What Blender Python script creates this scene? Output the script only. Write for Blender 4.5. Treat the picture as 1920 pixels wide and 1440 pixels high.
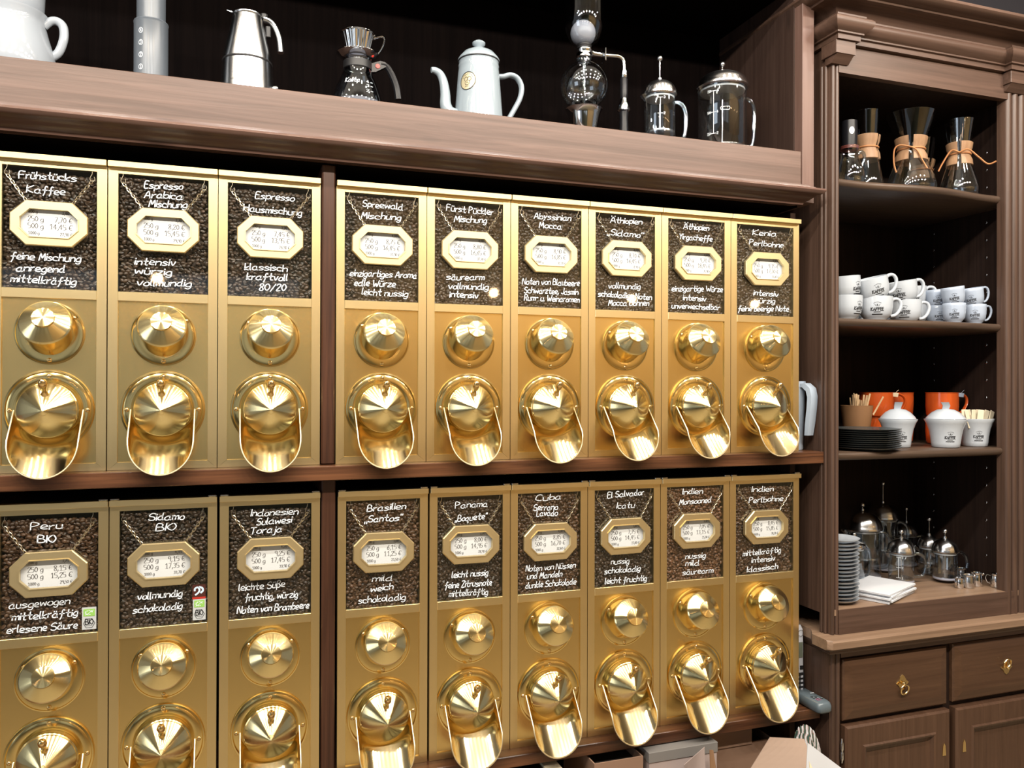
import bpy, math, random
from mathutils import Vector, Matrix
import numpy as np
random.seed(7)
PI = math.pi
sc = bpy.context.scene
for o in list(bpy.data.objects):
    bpy.data.objects.remove(o)
COL = sc.collection

# ------------------------------------------------------------------ camera, world, lights, exposure
CAM = Vector((0.42796, -1.72512, 1.51488))
yaw, pitch, roll = .3329, .0039, .0027
fwd = Vector((math.sin(yaw)*math.cos(pitch), math.cos(yaw)*math.cos(pitch), math.sin(pitch)))
rt0 = Vector((math.cos(yaw), -math.sin(yaw), 0)); up0 = rt0.cross(fwd)
rt = rt0*math.cos(roll) + up0*math.sin(roll); up = up0*math.cos(roll) - rt0*math.sin(roll)
cd = bpy.data.cameras.new('camera'); cam = bpy.data.objects.new('camera', cd); COL.objects.link(cam)
cd.sensor_width = 36; cd.lens = 1498.9*36/1920; cd.clip_start = .02
m = Matrix((rt, up, -fwd)).transposed().to_4x4(); m.translation = CAM
cam.matrix_world = m
sc.camera = cam
sc.view_settings.view_transform = 'Standard'; sc.view_settings.look = 'None'
sc.view_settings.exposure = -0.42; sc.view_settings.gamma = 1.0; sc.view_settings.use_curve_mapping = False
sc.cycles.use_denoising = True
sc.cycles.max_bounces = 8; sc.cycles.transparent_max_bounces = 24; sc.cycles.glossy_bounces = 5
sc.cycles.sample_clamp_indirect = 5.0; sc.cycles.caustics_reflective = False; sc.cycles.caustics_refractive = False
w = bpy.data.worlds.new('world'); sc.world = w; w.use_nodes = True
w.node_tree.nodes['Background'].inputs[0].default_value = (.92, .95, 1, 1)
w.node_tree.nodes['Background'].inputs[1].default_value = .32

def area(name, loc, target, size, power, col, shape='DISK', size_y=None, spread=PI):
    l = bpy.data.lights.new(name, 'AREA'); l.shape = shape; l.size = size
    if size_y: l.size_y = size_y
    l.energy = power; l.color = col; l.spread = spread
    o = bpy.data.objects.new(name, l); COL.objects.link(o); o.location = loc
    o.rotation_euler = (Vector(target)-Vector(loc)).to_track_quat('-Z', 'Y').to_euler()
    return o
WARM = (1, .86, .68); NEUT = (1, .95, .88); COOL = (.80, .90, 1)
for i in range(9):      # spotlights on a ceiling track
    x = -1.1+i*.50
    area('key_spot', (x, -1.60, 2.86), (x+.05, 0, 1.35), .08, 19, NEUT if i % 2 else WARM)
for i in range(9):      # nearer row of spots, added for more streaks on the brass
    x = -.9+i*.46
    area('key_spot', (x, -1.05, 3.02), (x+.05, 0, 1.2), .07, 7, NEUT)
for i in range(12):     # small downlights close to the shelving
    area('downlight', (-.75+i*.27, -.40, 2.90), (-.75+i*.27, -.30, 0), .055, 1.6, WARM, spread=2.4)
for i in range(6):      # pendant bulbs over the shop counter behind the viewer
    l = bpy.data.lights.new('pendant_bulb', 'POINT'); l.energy = 2.4; l.color = (1, .62, .32); l.shadow_soft_size = .030
    o = bpy.data.objects.new('pendant_bulb', l); COL.objects.link(o); o.location = (-1.05+i*1.04, -3.4, 2.15)
for i in range(4):      # fill lights added to brighten the wall that the brass reflects
    area('wall_fill', (1.4+i*1.7, -4.7, 3.1), (1.6+i*1.7, -6, 1.2), .3, 26, WARM)
for i in range(3):      # shop windows in the wall opposite
    area('shop_window', (-2.6+i*1.5, -5.9, 1.65), (-2.6+i*1.5, 0, 1.5), 1.15, 3.2, COOL, 'RECTANGLE', 1.7)
area('side_window', (-3.7, -2.6, 1.7), (.8, 0, 1.5), 1.6, 30, COOL, 'RECTANGLE', 1.7)

# ------------------------------------------------------------------ materials
def mat(name, col, rough=.5, metal=0., spec=.5, **kw):
    m_ = bpy.data.materials.new(name); m_.use_nodes = True
    b = m_.node_tree.nodes['Principled BSDF']
    b.inputs['Base Color'].default_value = (*col, 1); b.inputs['Roughness'].default_value = rough
    b.inputs['Metallic'].default_value = metal; b.inputs['Specular IOR Level'].default_value = spec
    for k, v in kw.items(): b.inputs[k.replace('_', ' ')].default_value = v
    return m_
def nd(m_, t): return m_.node_tree.nodes.new(t)
def lk(m_, a, b): m_.node_tree.links.new(a, b)
def wood(name, c1, c2, axis, rough=.42, knots=True, spec=.4):
    """grain runs along axis 0/1/2 of the object"""
    m_ = mat(name, c1, rough, 0, spec); b = m_.node_tree.nodes['Principled BSDF']
    tc = nd(m_, 'ShaderNodeTexCoord'); mp = nd(m_, 'ShaderNodeMapping'); lk(m_, tc.outputs['Object'], mp.inputs[0])
    s = [48, 48, 48]; s[axis] = 1.5; mp.inputs['Scale'].default_value = s
    n = nd(m_, 'ShaderNodeTexNoise'); n.inputs['Scale'].default_value = 1.6; n.inputs['Detail'].default_value = 7; n.inputs['Roughness'].default_value = .65; n.inputs['Distortion'].default_value = .5
    lk(m_, mp.outputs[0], n.inputs['Vector'])
    r = nd(m_, 'ShaderNodeValToRGB'); r.color_ramp.elements[0].position = .34; r.color_ramp.elements[1].position = .68
    r.color_ramp.elements[0].color = (*c2, 1); r.color_ramp.elements[1].color = (*c1, 1); lk(m_, n.outputs['Fac'], r.inputs[0])
    out = r.outputs[0]
    if knots:
        mp2 = nd(m_, 'ShaderNodeMapping'); s2 = [16, 16, 16]; s2[axis] = 5; mp2.inputs['Scale'].default_value = s2
        lk(m_, tc.outputs['Object'], mp2.inputs[0])
        v = nd(m_, 'ShaderNodeTexVoronoi'); v.inputs['Scale'].default_value = .75; lk(m_, mp2.outputs[0], v.inputs['Vector'])
        k = nd(m_, 'ShaderNodeMapRange'); k.inputs[1].default_value = .03; k.inputs[2].default_value = .16; k.inputs[3].default_value = .38; k.inputs[4].default_value = 1
        lk(m_, v.outputs['Distance'], k.inputs[0])
        mx = nd(m_, 'ShaderNodeMix'); mx.data_type = 'RGBA'; mx.blend_type = 'MULTIPLY'; mx.inputs[0].default_value = 1
        lk(m_, out, mx.inputs[6]); lk(m_, k.outputs[0], mx.inputs[7]); out = mx.outputs[2]
    lk(m_, out, b.inputs['Base Color'])
    bp = nd(m_, 'ShaderNodeBump'); bp.inputs['Strength'].default_value = .12; bp.inputs['Distance'].default_value = .002
    lk(m_, n.outputs['Fac'], bp.inputs['Height']); lk(m_, bp.outputs[0], b.inputs['Normal'])
    return m_
def brushed(name, col, rough, axis=2):
    m_ = mat(name, col, rough, 1.0); b = m_.node_tree.nodes['Principled BSDF']
    tc = nd(m_, 'ShaderNodeTexCoord'); mp = nd(m_, 'ShaderNodeMapping'); lk(m_, tc.outputs['Object'], mp.inputs[0])
    s = [900, 900, 900]; s[axis] = 9; mp.inputs['Scale'].default_value = s
    n = nd(m_, 'ShaderNodeTexNoise'); n.inputs['Scale'].default_value = 1; n.inputs['Detail'].default_value = 3; lk(m_, mp.outputs[0], n.inputs['Vector'])
    r = nd(m_, 'ShaderNodeMapRange'); r.inputs[3].default_value = rough-.04; r.inputs[4].default_value = rough+.05
    lk(m_, n.outputs['Fac'], r.inputs[0]); lk(m_, r.outputs[0], b.inputs['Roughness'])
    bp = nd(m_, 'ShaderNodeBump'); bp.inputs['Strength'].default_value = .055; bp.inputs['Distance'].default_value = .0004
    lk(m_, n.outputs['Fac'], bp.inputs['Height']); lk(m_, bp.outputs[0], b.inputs['Normal'])
    return m_
def turned(name, col, rough, aniso):
    m_ = mat(name, col, rough, 1.0); b = m_.node_tree.nodes['Principled BSDF']
    b.inputs['Anisotropic'].default_value = aniso; b.inputs['Anisotropic Rotation'].default_value = .25
    t = nd(m_, 'ShaderNodeTangent'); t.direction_type = 'RADIAL'; t.axis = 'Z'; lk(m_, t.outputs[0], b.inputs['Tangent'])
    return m_
def thin_glass(name, tint, refl=.5, edge=(.9, .95, 1), rough=.03, base=.16):
    m_ = bpy.data.materials.new(name); m_.use_nodes = True; nt = m_.node_tree; nt.nodes.clear()
    out = nd(m_, 'ShaderNodeOutputMaterial'); tr = nd(m_, 'ShaderNodeBsdfTransparent'); tr.inputs[0].default_value = (*tint, 1)
    gl = nd(m_, 'ShaderNodeBsdfGlossy'); gl.inputs[0].default_value = (*edge, 1); gl.inputs['Roughness'].default_value = rough
    lw = nd(m_, 'ShaderNodeLayerWeight'); lw.inputs['Blend'].default_value = .35
    mr = nd(m_, 'ShaderNodeMapRange'); mr.inputs[3].default_value = base; mr.inputs[4].default_value = refl
    pw = nd(m_, 'ShaderNodeMath'); pw.operation = 'POWER'; pw.inputs[1].default_value = 2.2
    lk(m_, lw.outputs['Facing'], pw.inputs[0]); lk(m_, pw.outputs[0], mr.inputs[0])
    mx = nd(m_, 'ShaderNodeMixShader'); lk(m_, mr.outputs[0], mx.inputs[0]); lk(m_, tr.outputs[0], mx.inputs[1]); lk(m_, gl.outputs[0], mx.inputs[2])
    lk(m_, mx.outputs[0], out.inputs[0])
    return m_
def bean_mat(name, c1, c2):
    m_ = mat(name, c1, .36, 0, .5); b = m_.node_tree.nodes['Principled BSDF']
    g = nd(m_, 'ShaderNodeNewGeometry'); r = nd(m_, 'ShaderNodeValToRGB')
    r.color_ramp.elements[0].color = (*c1, 1); r.color_ramp.elements[1].color = (*c2, 1)
    lk(m_, g.outputs['Random Per Island'], r.inputs[0]); lk(m_, r.outputs[0], b.inputs['Base Color'])
    return m_

BRASS = (.80, .58, .25)
M = dict(
    brass_frame=brushed('brass_frame', (.87, .69, .37), .32, 2),
    brass_rail=brushed('brass_rail', (.88, .71, .39), .32, 0),
    brass_panel=brushed('brass_panel', (.86, .64, .28), .24, 2),
    brass_turned=turned('brass_turned', (.88, .73, .38), .17, .93),
    brass_spun=turned('brass_spun', (.84, .65, .29), .16, .7),
    brass_polished=mat('brass_polished', (.84, .62, .30), .13, 1),
    brass_edge_glint=mat('brass_edge_glint', (.95, .86, .62), .42, 1),  # paler brass: the highlight along the chute rim is put into the colour
    brass_chute=mat('brass_chute', (.86, .70, .40), .13, 1),
    brass_sign=brushed('brass_sign', (.78, .64, .37), .42, 0),
    chain=mat('chain', (.75, .68, .52), .25, 1),
    black=mat('black', (.006, .006, .007), .5), blackgloss=mat('blackgloss', (.008, .008, .01), .35, 0, .3),
    hopper=mat('hopper_plastic_shade', (.010, .009, .009), .4),
    pane=thin_glass('window_glass', (.95, .96, .95), .5, base=.05),
    glass=thin_glass('clear_glass', (.90, .93, .94), .85), glassdark=thin_glass('smoked_glass', (.62, .64, .66), .7),
    chalk=mat('white_paint', (.74, .80, .86), .6), ink=mat('grey_ink', (.065, .06, .06), .7), inkblack=mat('black_ink', (.012, .012, .014), .6),
    card=mat('white_card', (.60, .62, .62), .7),
    beans_dark=bean_mat('beans_dark', (.020, .012, .008), (.075, .045, .028)),
    beans_mid=bean_mat('beans_mid', (.035, .017, .009), (.115, .058, .030)),
    beans_light=bean_mat('beans_light', (.060, .026, .012), (.18, .085, .042)),
    beanback=mat('bean_shadow', (.008, .005, .004), .9),
    fascia=wood('fascia_pine', (.130, .078, .060), (.074, .042, .030), 0),
    mould=wood('moulding_pine', (.125, .072, .056), (.080, .044, .034), 0, .24),
    post=wood('post_pine', (.155, .092, .074), (.115, .065, .050), 2, .45, False),
    divider=wood('divider_walnut', (.075, .030, .016), (.030, .012, .007), 2, .35),
    shelfwood=wood('shelf_walnut', (.150, .062, .028), (.038, .015, .008), 0, .3),
    inner=wood('dark_stain_shade', (.0035, .0022, .002), (.002, .0013, .0013), 2, .8, False, .02),  # stain blackened further to hold the shade of the recesses
    innerside=wood('side_stain', (.048, .028, .021), (.030, .016, .012), 2, .5),
    cab=wood('cabinet_walnut', (.094, .054, .038), (.050, .028, .019), 2, .4, False),
    cabh=wood('cabinet_walnut_flat', (.104, .060, .043), (.062, .035, .024), 0, .4),
    cabdoor=wood('cabinet_door', (.095, .050, .030), (.062, .031, .018), 2, .38, False), cabd=wood('cabinet_drawer', (.090, .046, .025), (.058, .028, .015), 0, .38, False),
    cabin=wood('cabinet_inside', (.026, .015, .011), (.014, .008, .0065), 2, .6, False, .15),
    shelfgrey=wood('shelf_stain', (.085, .055, .038), (.052, .033, .023), 0, .35, False), counter=wood('counter_wood', (.29, .19, .125), (.19, .12, .078), 0, .35, False),
    steel=mat('steel', (.62, .63, .65), .22, 1), chrome=mat('chrome', (.75, .76, .78), .07, 1),
    steelb=turned('steel_brushed', (.58, .60, .63), .26, .75),
    steelt=turned('steel_turned', (.66, .67, .69), .2, .6),
    porcelain=mat('porcelain', (.44, .48, .53), .12, 0, .5), potwhite=mat('pot_porcelain', (.27, .30, .34), .12), enamel=mat('white_enamel', (.25, .30, .34), .15),
    frosted=mat('frosted_white', (.30, .31, .37), .35), discwhite=mat('milky_disc', (.55, .58, .62), .4),
    greyplast=mat('grey_translucent', (.085, .10, .12), .3), gold=mat('gold_sticker', (.62, .55, .36), .4, .5),
    cupblue=mat('porcelain_blueish', (.36, .42, .52), .14), orange=mat('orange_glaze', (.52, .085, .016), .14),
    plate=mat('dark_slate_plate', (.045, .052, .054), .25), brownpot=mat('kraft_pot', (.23, .115, .048), .7),
    stick=mat('birch_stick', (.60, .42, .24), .7), sachet=mat('sugar_sachet', (.70, .62, .46), .75),
    paper=mat('white_paper', (.60, .62, .66), .8), cream=mat('cream_paper', (.72, .62, .44), .8),
    collar=wood('collar_beech', (.34, .205, .115), (.25, .14, .075), 2, .5, False), leather=mat('leather_tie', (.42, .18, .07), .6),
    jug=mat('pale_plastic', (.38, .45, .54), .35), phonewhite=mat('phone_white', (.58, .60, .66), .3),
    phonegrey=mat('phone_grey', (.10, .13, .15), .3), lcd=mat('phone_lcd', (.16, .18, .14), .3), red=mat('red', (.42, .03, .02), .4),
    kraft=mat('kraft_card', (.24, .145, .095), .8), kraftlit=mat('kraft_card_lit', (.36, .26, .20), .8), greybox=mat('grey_box', (.17, .16, .15), .7), pinkbox=mat('pale_box', (.36, .29, .27), .8),  # kraftlit is kraft with the light on the flap put into the colour
    darkbox=mat('dark_box', (.03, .022, .018), .8), green=mat('leaf_green', (.25, .50, .10), .5), sticker=mat('sticker_white', (.60, .62, .65), .5),
    dullred=mat('dull_red', (.14, .03, .022), .5), pinkled=mat('pink_key_rim', (.75, .12, .35), .4), fairblack=mat('badge_brown', (.07, .014, .010), .5), fairblue=mat('badge_pale', (.55, .68, .80), .5), fabric=mat('patterned_wrap', (.55, .56, .60), .8), yellow=mat('yellow_wall', (.62, .42, .08), .8),
    floorm=wood('floor_oak', (.42, .36, .26), (.30, .25, .17), 0, .4), wallg=mat('wall_reflect_green', (.22, .23, .17), .8), wallm=mat('wall_reflect_warm', (.66, .48, .26), .8), walldark=mat('wall_dark', (.022, .020, .026), .8),
    ceilm=mat('ceiling_paint', (.6, .58, .54), .9),
)
# patterned crumpled wrap: printed stripes
_b = M['fabric'].node_tree.nodes['Principled BSDF']; _w = nd(M['fabric'], 'ShaderNodeTexWave'); _w.inputs['Scale'].default_value = 38; _w.inputs['Distortion'].default_value = 5
_t = nd(M['fabric'], 'ShaderNodeTexCoord'); lk(M['fabric'], _t.outputs['Object'], _w.inputs['Vector'])
_r = nd(M['fabric'], 'ShaderNodeValToRGB'); _r.color_ramp.elements[0].color = (.03, .05, .05, 1); _r.color_ramp.elements[1].color = (.62, .66, .68, 1)
_e = _r.color_ramp.elements.new(.3); _e.color = (.06, .16, .09, 1); _e = _r.color_ramp.elements.new(.42); _e.color = (.25, .07, .06, 1)
lk(M['fabric'], _w.outputs['Fac'], _r.inputs[0]); lk(M['fabric'], _r.outputs[0], _b.inputs['Base Color'])

# ------------------------------------------------------------------ geometry helpers
def me(name, vf, smooth=None):
    v, f = vf; d = bpy.data.meshes.new(name); d.from_pydata([tuple(p) for p in v], [], f)
    if smooth is not None:
        d.polygons.foreach_set('use_smooth', [True]*len(d.polygons)); d.set_sharp_from_angle(angle=math.radians(smooth))
    d.update(); return d
def ob(name, data, m_=None, parent=None, loc=(0, 0, 0), rot=(0, 0, 0), label=None, cat=None, group=None, kind=None, smooth=None):
    if isinstance(data, tuple): data = me(name, data, smooth)
    o = bpy.data.objects.new(name, data); COL.objects.link(o)
    if m_ and data and not data.materials: data.materials.append(m_)
    if parent: o.parent = parent
    o.location = loc; o.rotation_euler = rot
    for k, v in (('label', label), ('category', cat), ('group', group), ('kind', kind)):
        if v: o[k] = v
    return o
def thing(name, label, cat, loc, rot=(0, 0, 0), group=None, kind=None):
    return ob(name, None, None, None, loc, rot, label, cat, group, kind)
def join(*parts):
    V, F = [], []
    for v, f in parts:
        n = len(V); V += [tuple(p) for p in v]; F += [tuple(i+n for i in q) for q in f]
    return V, F
def xf(vf, loc=(0, 0, 0), rot=(0, 0, 0), sc_=(1, 1, 1)):
    from mathutils import Euler
    mm = Matrix.LocRotScale(Vector(loc), Euler(rot), Vector(sc_))
    return [tuple(mm @ Vector(p)) for p in vf[0]], vf[1]
def box(x0, x1, y0, y1, z0, z1, b=0):
    if b <= 0:
        v = [(x, y, z) for x in (x0, x1) for y in (y0, y1) for z in (z0, z1)]
        return v, [(0, 1, 3, 2), (4, 6, 7, 5), (0, 4, 5, 1), (2, 3, 7, 6), (0, 2, 6, 4), (1, 5, 7, 3)]
    ring = lambda i, z: [(x0+i+b, y0+i, z), (x1-i-b, y0+i, z), (x1-i, y0+i+b, z), (x1-i, y1-i-b, z), (x1-i-b, y1-i, z), (x0+i+b, y1-i, z), (x0+i, y1-i-b, z), (x0+i, y0+i+b, z)]
    return loft([ring(b*.7, z0), ring(0, z0+b*.7), ring(0, z1-b*.7), ring(b*.7, z1)])
def loft(rings, closed=True, cap=True):
    V = [p for r in rings for p in r]; n = len(rings[0]); F = []
    for i in range(len(rings)-1):
        for j in range(n if closed else n-1):
            a = i*n+j; b = i*n+(j+1) % n; F.append((a, b, b+n, a+n))
    if cap and closed: F += [tuple(range(n-1, -1, -1)), tuple(range((len(rings)-1)*n, len(rings)*n))]
    return V, F
def prism(poly, axis, a, b):
    """extrude a polygon given in the two other axes along axis between a and b"""
    def P(u, v, t): return (t, u, v) if axis == 0 else (u, t, v) if axis == 1 else (u, v, t)
    return loft([[P(u, v, a) for u, v in poly], [P(u, v, b) for u, v in poly]])
def lathe(prof, n=32, arc=2*PI, start=0):
    full = abs(arc-2*PI) < 1e-6; k = n if full else n+1; V, F = [], []
    for r, z in prof:
        for j in range(k):
            a = start+arc*j/n; V.append((r*math.cos(a), r*math.sin(a), z))
    for i in range(len(prof)-1):
        for j in range(n):
            a = i*k+j; b = i*k+(j+1) % k; F.append((a, b, b+k, a+k))
    return V, F
def tube(path, r, n=8, closed=False, flat=1.0, cap=True):
    P = [Vector(p) for p in path]; m_ = len(P); R = r if isinstance(r, (list, tuple)) else [r]*m_
    rings = []; prev = None
    for i in range(m_):
        t = (P[(i+1) % m_]-P[i-1]) if closed else (P[min(i+1, m_-1)]-P[max(i-1, 0)])
        t.normalize()
        if prev is None:
            u = t.cross(Vector((0, 1, 0)))
            if u.length < .2: u = t.cross(Vector((1, 0, 0)))
        else: u = prev-t*prev.dot(t)
        u.normalize(); prev = u; q = t.cross(u)
        rings.append([tuple(P[i]+u*(R[i]*math.cos(2*PI*j/n))+q*(R[i]*flat*math.sin(2*PI*j/n))) for j in range(n)])
    if closed: rings.append(rings[0])
    return loft(rings, True, cap and not closed)
def smoothpath(pts, k=5, closed=False):
    P = [np.array(p, float) for p in pts]; n = len(P); out = []
    rng = n if closed else n-1
    for i in range(rng):
        p0 = P[(i-1) % n] if closed or i > 0 else P[0]; p1 = P[i]; p2 = P[(i+1) % n]; p3 = P[(i+2) % n] if closed or i+2 < n else P[-1]
        for s in range(k):
            t = s/k; out.append(.5*((2*p1)+(-p0+p2)*t+(2*p0-5*p1+4*p2-p3)*t*t+(-p0+3*p1-3*p2+p3)*t**3))
    if not closed: out.append(P[-1])
    return [tuple(p) for p in out]
def sphere(r, n=16, k=10, sz=1.0):
    return lathe([(max(1e-5, r*math.sin(PI*i/k)), -r*sz*math.cos(PI*i/k)) for i in range(k+1)], n)

# ------------------------------------------------------------------ hand lettering: a single stroke alphabet (x digit, then height: 3 = base line, 8 = x height, c = capital)
G = {
 'a': '48 28 06 04 13 33 45|48 44 53', 'b': '0c 03|06 28 47 44 23 04', 'c': '47 28 07 04 23 43', 'd': '48 28 06 04 23 44|4c 44 53',
 'e': '05 46 38 18 06 04 23 43', 'f': '4b 3c 2a 24 10|07 47', 'g': '48 28 06 04 23 44|48 42 20 01', 'h': '0c 03|06 28 47 43', 'i': '08 03|0a 0b',
 'j': '28 21 10 00|2a 2b', 'k': '0c 03|48 05 43', 'l': '0c 04 13', 'm': '08 03|06 18 37 33|36 58 67 63', 'n': '08 03|06 28 47 43',
 'o': '28 06 04 23 44 47 28', 'p': '08 00|06 28 47 44 23 04', 'q': '48 28 06 04 23 44|48 40 51', 'r': '08 03|06 28 38', 's': '47 28 07 16 35 44 23 03',
 't': '2c 24 33 43|08 48', 'u': '08 04 13 33 45|48 43', 'v': '08 23 48', 'w': '08 13 37 53 68', 'x': '08 43|48 03', 'y': '08 23|48 00', 'z': '08 48 03 43',
 'ß': '00 0a 1c 3c 4a 28 37 45 33 13',
 'A': '03 3c 63|16 56', 'B': '03 0c 3c 4a 38 08|38 56 54 33 03', 'C': '5b 3c 1b 08 05 14 33 53', 'D': '03 0c 3c 59 56 33 03', 'E': '4c 0c 03 43|08 38', 'F': '5c 0c 03|08 48', 'G': '5b 3c 09 05 33 55 58 38',
 'H': '0c 03|5c 53|08 58', 'I': '0c 03', 'J': '4c 44 23 04', 'K': '0c 03|5c 07 53', 'L': '0c 03 43', 'M': '03 1c 36 5c 63', 'N': '03 0c 53 5c', 'O': '3c 09 06 33 56 59 3c',
 'P': '03 0c 3c 5a 38 07', 'R': '03 0c 3c 5a 38 08|28 53', 'S': '5b 3c 1b 09 18 47 55 43 13 04', 'T': '0c 6c|3c 33', 'V': '0c 33 6c', 'W': '0c 23 48 63 8c', 'Y': '0c 28 4c|28 23', 'Z': '0c 5c 03 53',
 '0': '2c 09 06 23 46 49 2c', '1': '1a 3c 33|13 53', '2': '0a 1c 3c 4a 03 43', '3': '0b 2c 4a 28 46 23 04', '4': '3c 06 56|3c 33', '5': '4c 0c 08 38 46 44 23 03', '6': '4c 18 05 13 33 46 28 06',
 '7': '0c 4c 13', '8': '28 0a 1c 3c 4a 28 05 13 33 45 28', '9': '48 18 0a 1c 3c 4a 43', '€': '6b 4c 2b 18 15 33 54|07 47|06 46', ',': '14 01', '.': '03 04', '/': '02 4c', '-': '07 37', ':': '03 04|07 08',
 '„': '04 01|24 21', '“': '0c 0a|2c 2a', '&': '53 0a 2c 3a 06 23 56',
}
def dots(base, w_): return base+'|%s %s|%s %s' % (w_[0], w_[1], w_[2], w_[3])
G['ä'] = dots(G['a'], ('1a', '1b', '3a', '3b')); G['ö'] = dots(G['o'], ('1a', '1b', '3a', '3b')); G['ü'] = dots(G['u'], ('1a', '1b', '3a', '3b')); G['Ä'] = dots(G['A'], ('1d', '1e', '5d', '5e'))
def hx(c): return int(c, 36)
def glyph(ch):
    st = [[(hx(t[0]), hx(t[1])-3) for t in s.split()] for s in G[ch].split('|')]
    return st, max(p[0] for s in st for p in s)
def strokes(text, gap=1.5, jit=0.):
    x = 0; out = []
    for ch in text:
        if ch == ' ': x += 3.2; continue
        st, wd = glyph(ch); dy = random.uniform(-jit, jit); sx = 1+random.uniform(-jit, jit)*.25
        for s in st: out.append([(x+p[0]*sx, p[1]+dy) for p in s])
        x += wd*sx+gap
    return out, max(x-gap, .1)
def ribbon(sts, wid, place, nib=0., k=3, sm=True):
    """flat pen strokes; place maps (u, v) to a point on the surface"""
    V, F = [], []
    for s in sts:
        if sm and len(s) > 2:
            n = len(s); cl = s[0] == s[-1]; s = smoothpath(s[:-1] if cl else s, k, cl)
            if cl: s = s+[s[0]]
        n = len(s); base = len(V)
        for i in range(n):
            a = s[max(i-1, 0)]; b = s[min(i+1, n-1)]; dx, dy = b[0]-a[0], b[1]-a[1]; L = math.hypot(dx, dy) or 1
            nx, ny = -dy/L, dx/L; h = wid/2*((1-nib)+nib*abs(nx))
            e = (-.3 if i == 0 else .3 if i == n-1 else 0)*wid
            px, py = s[i][0]+dx/L*e, s[i][1]+dy/L*e
            V.append(place(px+nx*h, py+ny*h)); V.append(place(px-nx*h, py-ny*h))
        for i in range(n-1):
            q = base+2*i; F.append((q+1, q+3, q+2, q))
    return V, F
def fit_line(text, x0, x1, z, umax, wid, y, nib=0., jit=.25, slant=.12, rise=0., k=3, umin=0.):
    """one line of lettering fitted between x0 and x1, base line z - on the plane y"""
    st, L = strokes(text, 1.5, jit); ux = (x1-x0)/L; uy = max(min(umax, ux*1.25), umin)
    f = lambda u, v: (x0+u*ux+v*uy*slant, y, z+v*uy+u*ux*rise)
    W = wid/((ux+uy)/2)
    return ribbon(st, W, f, nib, k)

# ------------------------------------------------------------------ room
ob('floor', box(-4, 7, -6, 1, -.05, 0), M['floorm'], kind='structure')
ob('wall_back', box(-4, 7, .42, .52, 0, 3.3), M['walldark'], kind='structure')
ob('wall_front', box(-4, 1.5, -6.1, -6, 0, 3.3), M['wallg'], kind='structure')  # unseen wall, dull green tone invented to cool the left brass reflections
ob('wall_front', box(1.5, 9, -6.1, -6, 0, 3.3), M['wallm'], kind='structure')  # warm tone invented so the right-hand brass reflects gold
ob('ceiling', box(-4, 7, -6, .42, 3.3, 3.36), M['ceilm'], kind='structure')
ob('trim_1', box(2.60, 3.6, .36, .42, 0, 1.10), M['yellow'], kind='structure')

# ------------------------------------------------------------------ wall unit
WU = thing('wall_cabinet', 'long brown stained wooden wall shelving unit that holds both rows of brass dispensers', 'cabinet', (0, 0, 0))
XL, XR = -.6, 1.797
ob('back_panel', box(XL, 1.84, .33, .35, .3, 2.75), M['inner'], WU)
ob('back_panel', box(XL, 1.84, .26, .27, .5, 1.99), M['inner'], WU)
ob('upper_shelf', box(XL, XR, -.012, .33, 2.094, 2.118), M['innerside'], WU)
ob('fascia_board', box(XL, XR, -.032, -.012, 2.026, 2.121, .0015), M['fascia'], WU)
ob('top_rail', box(XL, XR, -.03, -.008, 2.545, 2.60), M['fascia'], WU)
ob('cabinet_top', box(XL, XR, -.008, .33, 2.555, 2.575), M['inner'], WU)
mp_ = [(-.012, 1.984), (-.034, 1.984), (-.036, 1.990), (-.044, 1.993), (-.053, 1.999), (-.058, 2.004), (-.066, 2.005), (-.074, 2.009), (-.077, 2.014), (-.074, 2.019), (-.066, 2.021), (-.058, 2.022), (-.057, 2.026), (-.046, 2.027), (-.045, 2.033), (-.034, 2.035), (-.012, 2.035)]
def off_rings(prof, xs): return loft([[(x+d*(-p[0]-.034), p[0], p[1]) for p in prof] for x, d in xs])
ob('moulding', off_rings(mp_, [(XL, 0), (1.80, .9)]), M['mould'], WU, smooth=40)
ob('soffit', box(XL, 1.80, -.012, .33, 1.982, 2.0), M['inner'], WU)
ob('end_panel', box(XR, 1.833, -.036, .33, 1.99, 2.75, .001), M['post'], WU)
ob('inner_side', box(1.793, XR, -.006, .33, 2.118, 2.75), M['innerside'], WU)
ob('side_panel', box(1.836, 1.852, .06, .33, .3, 1.985), M['cab'], WU)
ob('middle_shelf', box(XL, 1.874, -.035, .26, 1.320, 1.350, .002), M['shelfwood'], WU)
ob('lower_shelf', box(XL, 1.857, -.035, .26, .664, .690, .002), M['shelfwood'], WU)
ob('divider', box(.5985, .6265, -.004, .26, 1.351, 1.986, .003), M['divider'], WU)
ob('divider', box(.600, .6285, -.004, .26, .691, 1.319, .002), M['divider'], WU)
ob('lower_counter', box(XL, 1.80, -.32, .26, .40, .43, .003), M['shelfwood'], WU)

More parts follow.
